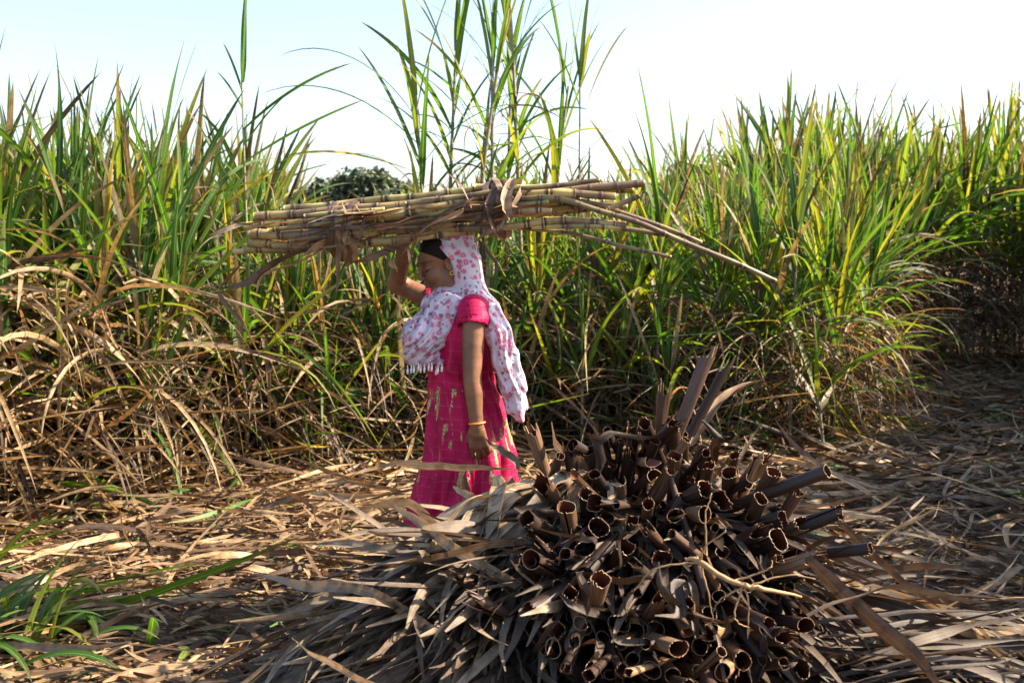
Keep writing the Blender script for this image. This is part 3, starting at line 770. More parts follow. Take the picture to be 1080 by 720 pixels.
# --- dress
M_DRESS = None
def dress_mat(name="crimson_cotton", lines=True):
    m, nt, N, L, bs, out = mat(name)
    tc = N.new("ShaderNodeTexCoord"); sx = N.new("ShaderNodeSeparateXYZ")
    wr = N.new("ShaderNodeTexNoise"); wr.inputs["Scale"].default_value = 6; L.new(tc.outputs["Object"], wr.inputs["Vector"])
    vm = N.new("ShaderNodeVectorMath"); vm.operation = 'MULTIPLY_ADD'; L.new(wr.outputs["Color"], vm.inputs[0]); vm.inputs[1].default_value = (.05, .05, .05); L.new(tc.outputs["Object"], vm.inputs[2])
    L.new(vm.outputs[0], sx.inputs[0])
    x, y, z = sx.outputs
    n1 = N.new("ShaderNodeTexNoise"); n1.inputs["Scale"].default_value = 12; n1.inputs["Detail"].default_value = 4; L.new(tc.outputs["Object"], n1.inputs["Vector"])
    r = ramp(N, [(.3, (.26, .001, .036)), (.6, (.42, .003, .062)), (.8, (.50, .010, .10))]); L.new(n1.outputs[0], r.inputs[0]); c = r.outputs[0]
    def line(v, freq, wd, off=0.0):
        fr = mth(N, L, 'FRACT', mth(N, L, 'MULTIPLY_ADD', v, freq, off)); return mth(N, L, 'LESS_THAN', fr, wd)
    xy = mth(N, L, 'ADD', x, mth(N, L, 'MULTIPLY', y, .6))
    h = mth(N, L, 'MULTIPLY', line(z, 24, .07), line(xy, 130, .55))
    v = mth(N, L, 'MULTIPLY', line(xy, 20, .06), line(z, 120, .55))
    c = mixc(N, L, mth(N, L, 'MULTIPLY', mth(N, L, 'MAXIMUM', h, v), .24), c, (.60, .20, .28))
    # blotched gold and green print in a loose band round the hips and down the side
    vo = N.new("ShaderNodeTexNoise"); vo.inputs["Scale"].default_value = 17; vo.inputs["Detail"].default_value = 3
    mp = N.new("ShaderNodeMapping"); mp.inputs["Scale"].default_value = (1.6, 1.6, .35); L.new(tc.outputs["Object"], mp.inputs[0]); L.new(mp.outputs[0], vo.inputs["Vector"])
    gm = mth(N, L, 'GREATER_THAN', vo.outputs[0], .60)
    band = mth(N, L, 'MULTIPLY', mth(N, L, 'GREATER_THAN', z, .60), mth(N, L, 'LESS_THAN', z, .98))
    gr = ramp(N, [(.4, (.42, .30, .10)), (.5, (.10, .10, .04)), (.6, (.55, .42, .22))]); L.new(n1.outputs[0], gr.inputs[0])
    n3 = N.new("ShaderNodeTexNoise"); n3.inputs["Scale"].default_value = 60; L.new(tc.outputs["Object"], n3.inputs["Vector"]); L.new(n3.outputs[0], gr.inputs[0])
    c = mixc(N, L, mth(N, L, 'MULTIPLY', mth(N, L, 'MULTIPLY', gm, band), .9), c, gr.outputs[0])
    L.new(c, bs.inputs["Base Color"]); bs.inputs["Roughness"].default_value = .62; bs.inputs["Specular IOR Level"].default_value = .2
    wv = N.new("ShaderNodeTexNoise"); wv.inputs["Scale"].default_value = 350; L.new(tc.outputs["Object"], wv.inputs["Vector"])
    bp = N.new("ShaderNodeBump"); bp.inputs["Strength"].default_value = .25; bp.inputs["Distance"].default_value = .002
    L.new(wv.outputs[0], bp.inputs["Height"]); L.new(bp.outputs[0], bs.inputs["Normal"])
    return m
D = Vol((-.52, 3.55, .28), (.16, 4.25, 1.40), .004)
st_py = np.array([318, 330, 345, 370, 390, 410, 440, 480, 520, 560, 590])
st_f = np.array([480, 468, 463, 455, 452, 452, 451, 448, 436, 424, 418]); st_b = np.array([500, 512, 516, 518, 519, 523, 532, 542, 544, 545, 545])
st_y = np.array([.07, .155, .165, .160, .150, .150, .175, .195, .215, .235, .25])
zc = np.array([W(490, p)[2] for p in st_py]); xf = np.array([W(a, 400)[0] for a in st_f]); xb = np.array([W(a, 400)[0] for a in st_b])
o_ = np.argsort(zc); zc, xf, xb, st_y2 = zc[o_], xf[o_], xb[o_], st_y[o_]
def dd(X):
    z = X[..., 2]; a = np.interp(z, zc, xf); b = np.interp(z, zc, xb); ry = np.interp(z, zc, st_y2)
    cx = (a + b) / 2; rx = (b - a) / 2; u = (X[..., 0] - cx) / rx; v = (X[..., 1] - YW) / ry
    th = np.arctan2(v, u); lo = np.clip((1.08 - z) / .6, 0, 1)
    amp = .003 + .020 * lo
    fold = amp * ((1 - 2 * np.abs(np.sin(5.5 * th + 2 * z + .8 * np.sin(z * 6)))) * .6 + np.sin(17 * th - 3 * z + 2 * np.sin(3 * th)) * .3)
    fold += .003 * np.sin(z * 34 + 6 * th) * np.sin(4 * th + 1)
    fold += .0035 * np.sin(z * 75 + 4 * np.sin(th * 3)) * np.exp(-((z - .98) / .07) ** 2)        # creases at the waist
    Dn = (np.sqrt(u * u + v * v) - 1) * np.minimum(rx, ry) * .9 + fold
    return np.maximum(Dn, np.maximum(.34 + .015 * np.sin(5 * th) - z, z - zc.max()))
D.add(dd, (-.5, 3.6, .3), (.15, 4.2, 1.32), .02)
def sleeve(a, b, r1, r2):
    ax = nrm(b - a)
    def d(X):
        Y = X - a; t = Y @ ax; tt = np.clip(t / np.linalg.norm(b - a), 0, 1.0); rad = np.linalg.norm(Y - t[..., None] * ax, axis=-1)
        dd_ = rad - (r1 + (r2 - r1) * tt) + .0022 * np.sin(t * 110 + X[..., 0] * 60)
        dd_ = np.where(t < 0, np.linalg.norm(Y, axis=-1) - r1, dd_)
        c = np.maximum(dd_, t - np.linalg.norm(b - a))
        inner = rad - (r2 - .005); return np.maximum(c, -np.maximum(inner, np.linalg.norm(b - a) - .03 - t))
    D.add(d, np.minimum(a, b) - .08, np.maximum(a, b) + .08, .012)
sleeve(W(500, 327, -.150), W(499, 345, -.178), .062, .062)
sleeve(W(484, 330, .15), RS * .45 + RE * .55, .064, .056)
wear("dress", D.mesh("dress", [dress_mat()])); del D

# --- trousers
T_ = Vol((-.55, 3.6, .05), (.20, 4.2, .62), .006)
for kk, an in zip(knee, ankle):
    T_.cap(kk + np.array([0, 0, .08]), an + np.array([0, 0, .05]), .082, .062, .03)
T_.add(lambda X: X[..., 2] - .10, (-.55, 3.6, .0), (.2, 4.2, .11), .004, True)
wear("trousers", T_.mesh("trousers", [simple("crimson_trousers", (.34, .004, .045), .65, noise=.2, scale=40, bump=.3)])); del T_

# --- headscarf
def scarf_mat():
    m, nt, N, L, bs, out = mat("flowered_cotton")
    tc = N.new("ShaderNodeTexCoord")
    wr = N.new("ShaderNodeTexNoise"); wr.inputs["Scale"].default_value = 40; L.new(tc.outputs["Object"], wr.inputs["Vector"])
    vm = N.new("ShaderNodeVectorMath"); vm.operation = 'MULTIPLY_ADD'; L.new(wr.outputs["Color"], vm.inputs[0]); vm.inputs[1].default_value = (.022, .022, .022); L.new(tc.outputs["Object"], vm.inputs[2])
    a = N.new("ShaderNodeTexVoronoi"); a.inputs["Scale"].default_value = 34; a.inputs["Randomness"].default_value = .7; L.new(vm.outputs[0], a.inputs["Vector"])
    big = ramp(N, [(0, (.40, .06, .12)), (.14, (.66, .40, .48)), (.22, (.50, .07, .17)), (.38, (.64, .26, .38)), (.50, (.62, .58, .68))]); L.new(a.outputs["Distance"], big.inputs[0])
    has = N.new("ShaderNodeSeparateColor"); L.new(a.outputs["Color"], has.inputs[0])
    c = mixc(N, L, mth(N, L, 'GREATER_THAN', has.outputs[0], .04), (.62, .60, .68), big.outputs[0])
    b = N.new("ShaderNodeTexVoronoi"); b.inputs["Scale"].default_value = 44; L.new(vm.outputs[0], b.inputs["Vector"])
    hb = N.new("ShaderNodeSeparateColor"); L.new(b.outputs["Color"], hb.inputs[0])
    lf = mth(N, L, 'MULTIPLY', mth(N, L, 'LESS_THAN', b.outputs["Distance"], .30), mth(N, L, 'GREATER_THAN', hb.outputs[0], .45))
    away = mth(N, L, 'GREATER_THAN', a.outputs["Distance"], .30)
    c = mixc(N, L, mth(N, L, 'MULTIPLY', mth(N, L, 'MULTIPLY', lf, away), .9), c, mixc(N, L, hb.outputs[1], (.07, .09, .10), (.16, .20, .14)))
    L.new(c, bs.inputs["Base Color"]); bs.inputs["Roughness"].default_value = .75
    tr = N.new("ShaderNodeBsdfTranslucent"); L.new(c, tr.inputs["Color"]); mx = N.new("ShaderNodeMixShader"); mx.inputs[0].default_value = .22
    wv = N.new("ShaderNodeTexNoise"); wv.inputs["Scale"].default_value = 55; wv.inputs["Detail"].default_value = 7; L.new(tc.outputs["Object"], wv.inputs["Vector"])
    bp = N.new("ShaderNodeBump"); bp.inputs["Strength"].default_value = .8; bp.inputs["Distance"].default_value = .006
    L.new(wv.outputs[0], bp.inputs["Height"]); L.new(bp.outputs[0], bs.inputs["Normal"])
    L.new(bs.outputs[0], mx.inputs[1]); L.new(tr.outputs[0], mx.inputs[2]); L.new(mx.outputs[0], out.inputs["Surface"])
    return m
S_ = Vol((-.50, 3.60, .72), (.14, 4.20, 1.62), .0034)
q0, q1 = hp(.030, 0, .115), hp(-.045, 0, -.055); dirp = nrm(q1 - q0); npl = nrm(np.cross(sdv, dirp)); 
if npl @ fd < 0: npl = -npl
def hood(X):
    Y = (X - hp(-.055, 0, .022)) @ HM.T; rad = np.array([.118, .102, .114]) * HS
    k0 = np.linalg.norm(Y / rad, axis=-1); k1 = np.linalg.norm(Y / rad ** 2, axis=-1) + 1e-6; Dv = k0 * (k0 - 1) / k1
    Dv += .0035 * np.sin(Y[..., 0] * 110 + Y[..., 2] * 50) + .002 * np.sin(Y[..., 0] * 50 - Y[..., 2] * 150 + 2)
    return np.maximum(np.abs(Dv + .0045) - .0045, (X - q0) @ npl + .003 * np.sin(Y[..., 1] * 120))
S_.add(hood, H - .22, H + .22, .006)
# cowl round the neck
S_.ell(W(483, 316, -.01), (.100, .125, .040), np.array([[.9, 0, -.43], [0, 1, 0], [.43, 0, .9]]), .02)
S_.cap(W(492, 282, 0), W(499, 322, 0), .062, .060, .035, sy=1.4)
S_.cap(W(452, 318, -.02), W(466, 322, -.06), .030, .040, .03, sy=1.8)
# fall over the chest
S_.cap(W(466, 328, -.05), W(446, 356, -.07), .055, .075, .03, sy=1.7)
S_.cap(W(480, 328, -.10), W(462, 352, -.10), .035, .055, .03, sy=1.2)
S_.cap(W(445, 352, -.07), W(444, 372, -.07), .072, .058, .02, sy=1.7)
S_.cap(W(432, 376, -.07), W(464, 380, -.09), .020, .024, .02, sy=2.2)
# far shoulder
S_.cap(W(478, 322, .10), W(484, 336, .17), .060, .060, .03)
# fall down the back
bk = [(500, 308), (515, 328), (526, 350), (534, 378), (541, 405), (545, 428), (548, 440)]; br_ = [.045, .046, .048, .049, .046, .038, .018]; bd = [-.03, -.07, -.09, -.10, -.10, -.10, -.10]
for i in range(len(bk) - 1): S_.cap(W(*bk[i], bd[i]), W(*bk[i + 1], bd[i + 1]), br_[i], br_[i + 1], .02, sy=2.0)
sl, X = S_.region(S_.lo, S_.lo + S_.n * S_.h); X = X[:S_.F.shape[0], :S_.F.shape[1], :S_.F.shape[2]]
x, y, z = X[..., 0], X[..., 1], X[..., 2]
front = np.clip((W(486, 340)[0] - x) / .06, 0, 1) * np.clip((W(480, 305)[2] - z) / .03, 0, 1)
back = np.clip((x - W(500, 340)[0]) / .05, 0, 1) * np.clip((W(480, 310)[2] - z) / .06, 0, 1)
ga = x * .80 - z * .60; 
wob = .010 * np.sin(z * 30 + 1) + .008 * np.sin(x * 40 + y * 12)
g1 = ga + wob
S_.F += front * (.0050 * (1 - 2 * np.abs(np.sin(g1 * 75 + 1.5 * np.sin(y * 9)))) + .0028 * np.sin(g1 * 260 + 3 * np.sin(z * 25)))
gb = x * .95 + z * .30 + wob * .6
S_.F += back * (.0038 * (1 - 2 * np.abs(np.sin(gb * 70 + y * 10))) + .0022 * np.sin(gb * 260 + 3 * np.sin(z * 20)))
del X, x, y, z, front, back, ga, gb, wob, g1
M_SCARF = scarf_mat()
scarf = wear("headscarf", S_.mesh("headscarf", [M_SCARF])); del S_
for k in range(11):
    a = W(430 + k * 3.6 + random.uniform(-1, 1), 383 + random.uniform(-2, 3), -.19 - random.uniform(0, .02)); 
    t = tube([a, a + [.002, 0, -.014], a + [.001, 0, -.020], a + [0, 0, -.034]], [.0015, .002, .0045, .0035], .5, 7)
    o = link("tassel", mesh_np("tassel", t[0], t[1], [M_TAS] if 'M_TAS' in globals() else [globals().setdefault('M_TAS', simple("tassel_thread", (.72, .66, .68), .8))], t[2]), scarf)

# --- jewellery
def ringmesh(c, axis, r, th, m, name):
    axis = nrm(np.array(axis, float)); a = nrm(np.cross(axis, [0.3, 1, .2])); b = np.cross(axis, a); an = np.linspace(0, 2 * PI, 33)
    t = tube(np.array([c + r * (a * math.cos(q) + b * math.sin(q)) for q in an]), th, .5, 8, cap=False); return mesh_np(name, t[0], t[1], [m], t[2])
M_BANGLE = simple("amber_bangle", (.80, .24, .03), .25)
wear("bangle", ringmesh(LW + [0, 0, .012], LW - LE, .0305, .0035, M_BANGLE, "bangle"))
M_GOLD = simple("gold", (.80, .50, .14), .3); M_GOLD.node_tree.nodes["Principled BSDF"].inputs["Metallic"].default_value = .9
wear("earring", ringmesh(hp(-.006, .080, -.046), sdv, .007, .0016, M_GOLD, "earring"))
for an in ankle:
    c = an + np.array([-.055, 0, -.077]); th = np.linspace(0, 2 * PI, 28, endpoint=False)
    ou = np.stack([c[0] + .13 * np.cos(th), c[1] + (.045 + .008 * -np.cos(th)) * np.sin(th), 0 * th + c[2] - .004], -1)
    V = np.concatenate([ou, ou + [0, 0, .012], [c + [0, 0, -.004]], [c + [0, 0, .008]]]); j = np.arange(28); jn = (j + 1) % 28
    F = np.concatenate([np.stack([j, jn, jn + 28, j + 28], -1), np.stack([j, j, np.full(28, 56), jn], -1)[:, [0, 2, 2, 3]][:, [0, 1, 2, 3]]])
    F = np.stack([j, jn, jn + 28, j + 28], -1); F3 = np.concatenate([F[:, [0, 1, 2]], F[:, [0, 2, 3]], np.stack([j + 28, jn + 28, np.full(28, 57)], -1), np.stack([jn, j, np.full(28, 56)], -1)])
    globals().setdefault('M_SOLE', simple("rubber_sandal", (.05, .04, .035), .7))
    wear("sandal", mesh_np("sandal", V, F3, [M_SOLE], smooth=False))

# ------------------------------------------------------------------ the carried bundle

bundle = empty("sugarcane_bundle", tuple(W(478, 246)))
tag(bundle, "long bundle of cut sugarcane tied with dry leaves, carried on the woman's head", "sugarcane bundle")
BL = np.array(bundle.location)
def bput(name, me):
    o = link(name, me, bundle); o.location = tuple(-BL); return o
def cane(pts, r, bush=0.10, taper=.12):
    pts = np.array([W(*p) for p in pts]); L = np.linalg.norm(np.diff(pts, axis=0), axis=1).sum(); n = max(20, int(L / .008))
    p = smoothpath(pts, n); p += .0025 * np.stack([0 * p[:, 0], np.sin(np.linspace(0, L * 22, n)), np.cos(np.linspace(0, L * 17, n))], -1)
    s = np.linspace(0, L, n) / bush + rng.uniform(); s = s + .18 * np.sin(s * 1.7)
    fr = s % 1; dn = np.minimum(fr, 1 - fr)
    rad = r * (1 - taper * np.linspace(0, 1, n)) * (1 + .13 * np.exp(-(dn / .05) ** 2) - .05 * np.exp(-((fr - .12) / .05) ** 2))
    t = tube(p, rad, rng.uniform(), 12, phase=fr); bput("cane", mesh_np("cane", t[0], t[1], [M_CANE], t[2]))
canes = [
 ([(268, 229, -.05), (400, 218, -.08), (545, 204, -.09), (680, 194, -.08)], .0200),
 ([(350, 241, -.10), (420, 228, -.13), (500, 211, -.13), (590, 203, -.11), (649, 208, -.10)], .0185),
 ([(264, 247, -.10), (320, 247, -.13), (400, 243, -.13), (480, 236, -.12)], .0200),
 ([(390, 232, -.14), (440, 222, -.155), (520, 206, -.14), (560, 200, -.12)], .0185),
 ([(500, 214, -.12), (575, 209, -.14), (640, 224, -.14), (720, 254, -.13), (819, 297, -.10)], .0125),
 ([(520, 206, -.08), (600, 211, -.10), (660, 225, -.10), (740, 256, -.08)], .0110),
 ([(470, 228, -.12), (530, 223, -.14), (582, 223, -.15)], .0170),
 ([(460, 242, -.10), (540, 238, -.13), (600, 232, -.13), (660, 238, -.12)], .0170),
 ([(560, 240, -.12), (620, 238, -.13), (700, 247, -.11)], .0125),
 ([(500, 236, -.06), (580, 243, -.08), (640, 255, -.10), (708, 272, -.10)], .0085),
 ([(268, 238, -.06), (340, 232, -.08), (450, 226, -.10)], .0175),
 ([(262, 256, -.08), (330, 258, -.11), (420, 252, -.10), (500, 243, -.08)], .0185),
 ([(258, 263, -.06), (330, 262, -.09), (420, 254, -.08)], .0170),
 ([(300, 221, .02), (420, 209, .0), (540, 198, -.02), (668, 200, -.03)], .0170),
 ([(500, 198, -.05), (600, 197, -.06), (655, 195, -.04)], .0150),
 ([(640, 222, -.12), (675, 206, -.13)], .0130),
 ([(246, 266, -.02), (330, 262, -.05), (400, 256, -.05)], .0110),
]
for k in range(16):
    a = random.uniform(0, 6.28); q = random.uniform(.2, 1); dy = .03 + q * math.cos(a) * .11; dp = q * math.sin(a) * 11
    x0 = random.uniform(258, 345); x1 = random.uniform(540, 665); mid = 226 + dp
    canes.append(([(x0, 243 + dp, dy), ((x0 + x1) / 2, 227 + dp, dy), (x1, 214 + dp * 1.1, dy)], random.uniform(.013, .019)))
for k in range(9):
    x0 = random.uniform(256, 430); y0 = 250 - (x0 - 262) * .125 + random.uniform(-20, 12); ln = random.uniform(70, 210)
    canes.append(([(x0, y0, -.145), (x0 + ln * .5, y0 - ln * .07, -.155), (x0 + ln, y0 - ln * .115 + random.uniform(-3, 3), -.145)], random.uniform(.009, .013)))
for pts, r in canes: cane(pts, r * random.uniform(.80, .96), bush=random.uniform(.08, .125))
M_TIE = leaf_material("tie_leaf", GREENS, [(0.0, (0.07, 0.036, 0.022)), (0.35, (0.18, 0.105, 0.06)), (0.7, (0.34, 0.235, 0.14)), (0.9, (0.46, 0.34, 0.21)), (1.0, (0.30, 0.17, 0.09))], transl=0.2)
def wrap(px, py, lean, rz, ry=.15):
    n = 26; th = np.linspace(-.4, 2 * PI + .3, n); c = W(px, py, 0)
    p = np.stack([c[0] + lean * np.sin(th) * .5 + .012 * np.sin(th * 3 + px), c[1] + ry * np.cos(th), c[2] + rz * np.sin(th) + .006 * np.sin(th * 5)], -1)[None]
    side = np.array([[1., 0, 0.15]])
    return ribbons(p, np.array([random.uniform(.018, .034)]), rng.uniform(0, 1, 1), np.ones(1), twist=np.array([random.uniform(-.6, .6)]), fold=random.uniform(.2, .6), prof='strip', side=side)
for cx_, cy_, n in ((365, 243, 7), (525, 220, 8)):
    A = Acc()
    for _ in range(n): A.add(*wrap(cx_ + random.uniform(-9, 9), cy_ + random.uniform(-2, 2), random.uniform(-.05, .05), random.uniform(.098, .112), random.uniform(.168, .185)))
    bput("leaf_tie", A.mesh("leaf_tie", [M_TIE]))
def bleaf(pts, w, rnd=None, tw=None, prof='strip', m=None, n=16):
    p = smoothpath(np.array([W(*q) for q in pts]), n)[None]
    p = p + .004 * np.sin(np.linspace(0, 9, n) + random.random() * 6)[None, :, None] * np.array([1, 1, 1])
    r = ribbons(p, np.array([w]), np.array([random.random() if rnd is None else rnd]), np.ones(1), twist=np.array([random.gauss(0, 1.2) if tw is None else tw]), fold=random.uniform(.2, .7), prof=prof)
    return mesh_np("dry_leaf", r[0], r[1], [m or M_TIE], r[2])
for pts, w in [([(360, 212, -.19), (364, 240, -.2), (357, 270, -.2), (354, 308, -.19)], .022), ([(372, 222, -.19), (366, 245, -.2), (362, 262, -.2)], .02),
    ([(376, 215, -.18), (382, 240, -.2), (378, 262, -.2)], .016), ([(511, 215, -.2), (522, 245, -.22), (533, 262, -.2), (536, 279, -.2)], .016),
    ([(508, 222, -.2), (506, 250, -.2), (521, 272, -.2), (528, 285, -.2)], .014), ([(540, 216, -.2), (536, 235, -.21), (516, 243, -.2), (500, 256, -.2)], .02),
    ([(520, 226, -.2), (470, 232, -.2), (440, 250, -.2), (425, 268, -.2)], .02), ([(505, 232, -.19), (455, 238, -.2), (436, 262, -.19)], .024),
    ([(445, 242, -.19), (480, 226, -.2), (492, 214, -.19)], .022), ([(446, 236, -.19), (480, 220, -.2), (500, 208, -.19)], .02),
    ([(470, 184, -.12), (486, 194, -.16), (492, 212, -.18), (500, 222, -.18)], .016), ([(540, 190, -.12), (534, 214, -.2), (528, 240, -.2)], .04),
    ([(522, 198, -.16), (516, 222, -.2), (524, 250, -.2)], .032), ([(542, 196, -.1), (552, 190, -.14), (545, 210, -.18), (530, 232, -.2)], .018),
    ([(262, 272, -.1), (240, 296, -.1), (232, 308, -.12), (248, 330, -.12), (256, 342, -.1)], .02), ([(330, 262, -.1), (290, 278, -.12), (262, 296, -.12), (225, 306, -.1)], .03),
    ([(350, 258, -.12), (310, 280, -.12), (280, 290, -.12), (270, 310, -.12)], .022), ([(400, 262, -.14), (412, 276, -.16), (420, 288, -.15)], .022),
    ([(404, 258, -.16), (415, 270, -.18), (428, 290, -.17)], .018), ([(388, 262, -.14), (398, 280, -.16), (400, 296, -.15)], .016), ([(410, 258, -.16), (430, 266, -.2), (434, 282, -.18)], .016)]:
    bput("dry_leaf", bleaf(pts, w))
for k in range(18):
    x0 = random.uniform(262, 560); y0 = 252 - (x0 - 262) * .12 + random.uniform(-18, 14); sp_ = random.uniform(30, 90) * random.choice([-1, 1]); sl_ = random.uniform(-.12, .1)
    dy = -.17 - random.uniform(0, .03)
    bput("dry_leaf", bleaf([(x0, y0, dy), (x0 + sp_ * .5, y0 - sp_ * .06 + random.uniform(-3, 3), dy - .01), (x0 + sp_, y0 - sp_ * .10 + random.uniform(-5, 8), dy)], random.uniform(.008, .022)))

for k in range(12):
    x0 = random.uniform(258, 420); y0 = 262 - (x0 - 262) * .10 + random.uniform(-22, 12); sp_ = random.uniform(25, 75); dy = -.15 - random.uniform(-.02, .05)
    bput("dry_leaf", bleaf([(x0 + sp_, y0 - sp_ * .10, dy), (x0 + sp_ * .5, y0 + random.uniform(-3, 5), dy - .01), (x0 - random.uniform(0, 14), y0 + random.uniform(-2, 16), dy)], random.uniform(.010, .030), rnd=random.choice([.02, .1, .25, .5, .98])))

# ------------------------------------------------------------------ the heap
def mz(x, y):
    return (.60 * np.exp(-(((x - .50) / .50) ** 2 + ((y - 3.22) / .42) ** 2)) + .36 * np.exp(-(((x + .18) / .42) ** 2 + ((y - 3.28) / .34) ** 2)) + .20 * np.exp(-(((x - 1.25) / .5) ** 2 + ((y - 3.0) / .5) ** 2)))
A = Acc()
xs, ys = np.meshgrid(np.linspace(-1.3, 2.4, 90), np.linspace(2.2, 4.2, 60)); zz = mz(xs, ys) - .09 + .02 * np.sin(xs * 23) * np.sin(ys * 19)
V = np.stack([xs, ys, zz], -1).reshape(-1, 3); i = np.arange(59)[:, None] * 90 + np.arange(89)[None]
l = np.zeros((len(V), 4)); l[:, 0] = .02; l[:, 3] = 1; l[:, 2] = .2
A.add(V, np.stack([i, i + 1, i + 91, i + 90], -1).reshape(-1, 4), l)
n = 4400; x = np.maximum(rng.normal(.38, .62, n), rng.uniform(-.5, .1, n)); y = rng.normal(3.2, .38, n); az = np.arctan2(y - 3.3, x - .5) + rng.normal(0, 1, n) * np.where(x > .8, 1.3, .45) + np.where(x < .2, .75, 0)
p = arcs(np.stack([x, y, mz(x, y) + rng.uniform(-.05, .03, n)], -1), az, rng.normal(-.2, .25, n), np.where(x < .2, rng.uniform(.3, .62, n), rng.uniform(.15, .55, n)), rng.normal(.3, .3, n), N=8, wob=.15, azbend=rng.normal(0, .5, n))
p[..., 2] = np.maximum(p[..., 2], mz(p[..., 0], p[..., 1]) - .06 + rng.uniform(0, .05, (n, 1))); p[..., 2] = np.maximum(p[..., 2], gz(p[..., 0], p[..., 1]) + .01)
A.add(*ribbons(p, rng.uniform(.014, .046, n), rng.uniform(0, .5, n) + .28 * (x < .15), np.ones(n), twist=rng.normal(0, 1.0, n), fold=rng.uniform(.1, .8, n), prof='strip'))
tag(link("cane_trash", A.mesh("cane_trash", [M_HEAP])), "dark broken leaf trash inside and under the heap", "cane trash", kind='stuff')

def sheath_variant(ragged=.0, slit=True, flat=.0, op=.97):
    ns, nl = 40, 14
    th = np.linspace(0, 2 * PI, ns) * (1.0 if not slit else op) + (random.uniform(0, 6.28))
    wall = .06
    zs = -np.concatenate([[0, .012, .03, .06], np.geomspace(.09, 1, nl - 4)])
    ph = rng.uniform(0, 6.28, 4); ov = rng.uniform(.04, .16)
    def ring(z, inner):
        rr = 1.0 - .20 * (-z) ** .6 + ov * np.sin(2 * th + ph[0] + z * 3) + .022 * np.sin(3 * th + ph[1] + z * 5) * (1 + z) + .006 * np.sin(9 * th + ph[2])
        rr = rr + np.linspace(0, .16 if slit and op > .9 else 0, ns)             # spiral overlap
        if inner: rr = rr - wall
        fx = 1 + flat * (.3 + -z * .7); x = rr * np.cos(th) * fx; y = rr * np.sin(th) / (1 + flat * (-z) * 1.2)
        z_ = z + np.where(z == 0, ragged * (.5 + .5 * np.sin(3 * th + ph[3])) * np.abs(np.sin(7 * th + ph[1])), 0) * 1.0
        return np.stack([x, y, np.broadcast_to(z_, x.shape)], -1)
    O = np.array([ring(z, False) for z in zs]); zi = zs[zs > -.55]; I = np.array([ring(z, True) for z in zi])
    V = np.concatenate([O.reshape(-1, 3), I.reshape(-1, 3)]); a = len(zs) * ns
    def q(b, rows, flip=False):
        i = b + np.arange(rows - 1)[:, None] * ns + np.arange(ns - 1)[None]; f = np.stack([i, i + 1, i + ns + 1, i + ns], -1).reshape(-1, 4)
        return f[:, ::-1] if flip else f
    j = np.arange(ns - 1); rim = np.stack([j, j + 1, a + j + 1, a + j], -1)
    # separate verts for the rim so that it can take its own colour
    Vr = np.concatenate([O[0], I[0]]) + [0, 0, .004]; b = len(V); rim = np.stack([b + j, b + ns + j, b + ns + j + 1, b + j + 1], -1)
    Vs = np.concatenate([V, Vr]); F = np.concatenate([q(0, len(zs), True), q(a, len(zi)), rim])
    ld = np.zeros((len(Vs), 4)); ld[:, 0] = rng.uniform(0, .2)
    ld[:a, 1] = np.repeat(-zs, ns); ld[a:b, 1] = np.repeat(-zi, ns); ld[:, 2] = np.concatenate([np.tile(np.linspace(0, 1, ns), len(zs) + len(zi) + 2)])
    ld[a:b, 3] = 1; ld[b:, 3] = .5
    return mesh_np("rolled_sheath", Vs, F, [M_SHEATH], ld)
SV = [sheath_variant(random.choice([.01, .02, .05, .16]), random.random() < .85, random.choice([0, .1, .2, .5]), (.5, .68, .85)[q_ % 3] if q_ < 7 else .97) for q_ in range(30)]
SPLIT = [sheath_variant(.18, True, .5, .55), sheath_variant(.25, True, .3, .7)]
from mathutils import Vector, Matrix
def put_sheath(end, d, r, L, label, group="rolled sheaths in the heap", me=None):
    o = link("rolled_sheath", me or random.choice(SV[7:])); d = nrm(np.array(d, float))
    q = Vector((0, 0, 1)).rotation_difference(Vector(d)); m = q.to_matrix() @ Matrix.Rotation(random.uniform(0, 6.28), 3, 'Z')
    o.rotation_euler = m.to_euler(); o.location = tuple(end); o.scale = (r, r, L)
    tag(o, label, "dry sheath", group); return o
def depth_at(px, py):
    u = (py - 450) / 260; v = (px - 700) / 240
    return 3.42 - .85 * np.clip(u, 0, 1) ** .8 - .12 * (1 - v * v) 
O1 = np.array([.52, 3.62, .20])
def in_heap(px, py):
    # outline of the dark mouth-to-mouth part of the heap
    poly = [(572, 505), (598, 468), (640, 450), (700, 440), (760, 462), (815, 478), (845, 510), (860, 560), (850, 620), (860, 700), (840, 735), (610, 735), (580, 680), (545, 630), (552, 560)]
    ins = False; j = len(poly) - 1
    for i in range(len(poly)):
        if (poly[i][1] > py) != (poly[j][1] > py) and px < (poly[j][0] - poly[i][0]) * (py - poly[i][1]) / (poly[j][1] - poly[i][1]) + poly[i][0]: ins = not ins
        j = i
    return ins
def sheath_dir(end, jit=.26):
    d = nrm(end - O1) + np.array([0, -.18, .02]) + rng.normal(0, jit, 3); return nrm(d)
pts = []
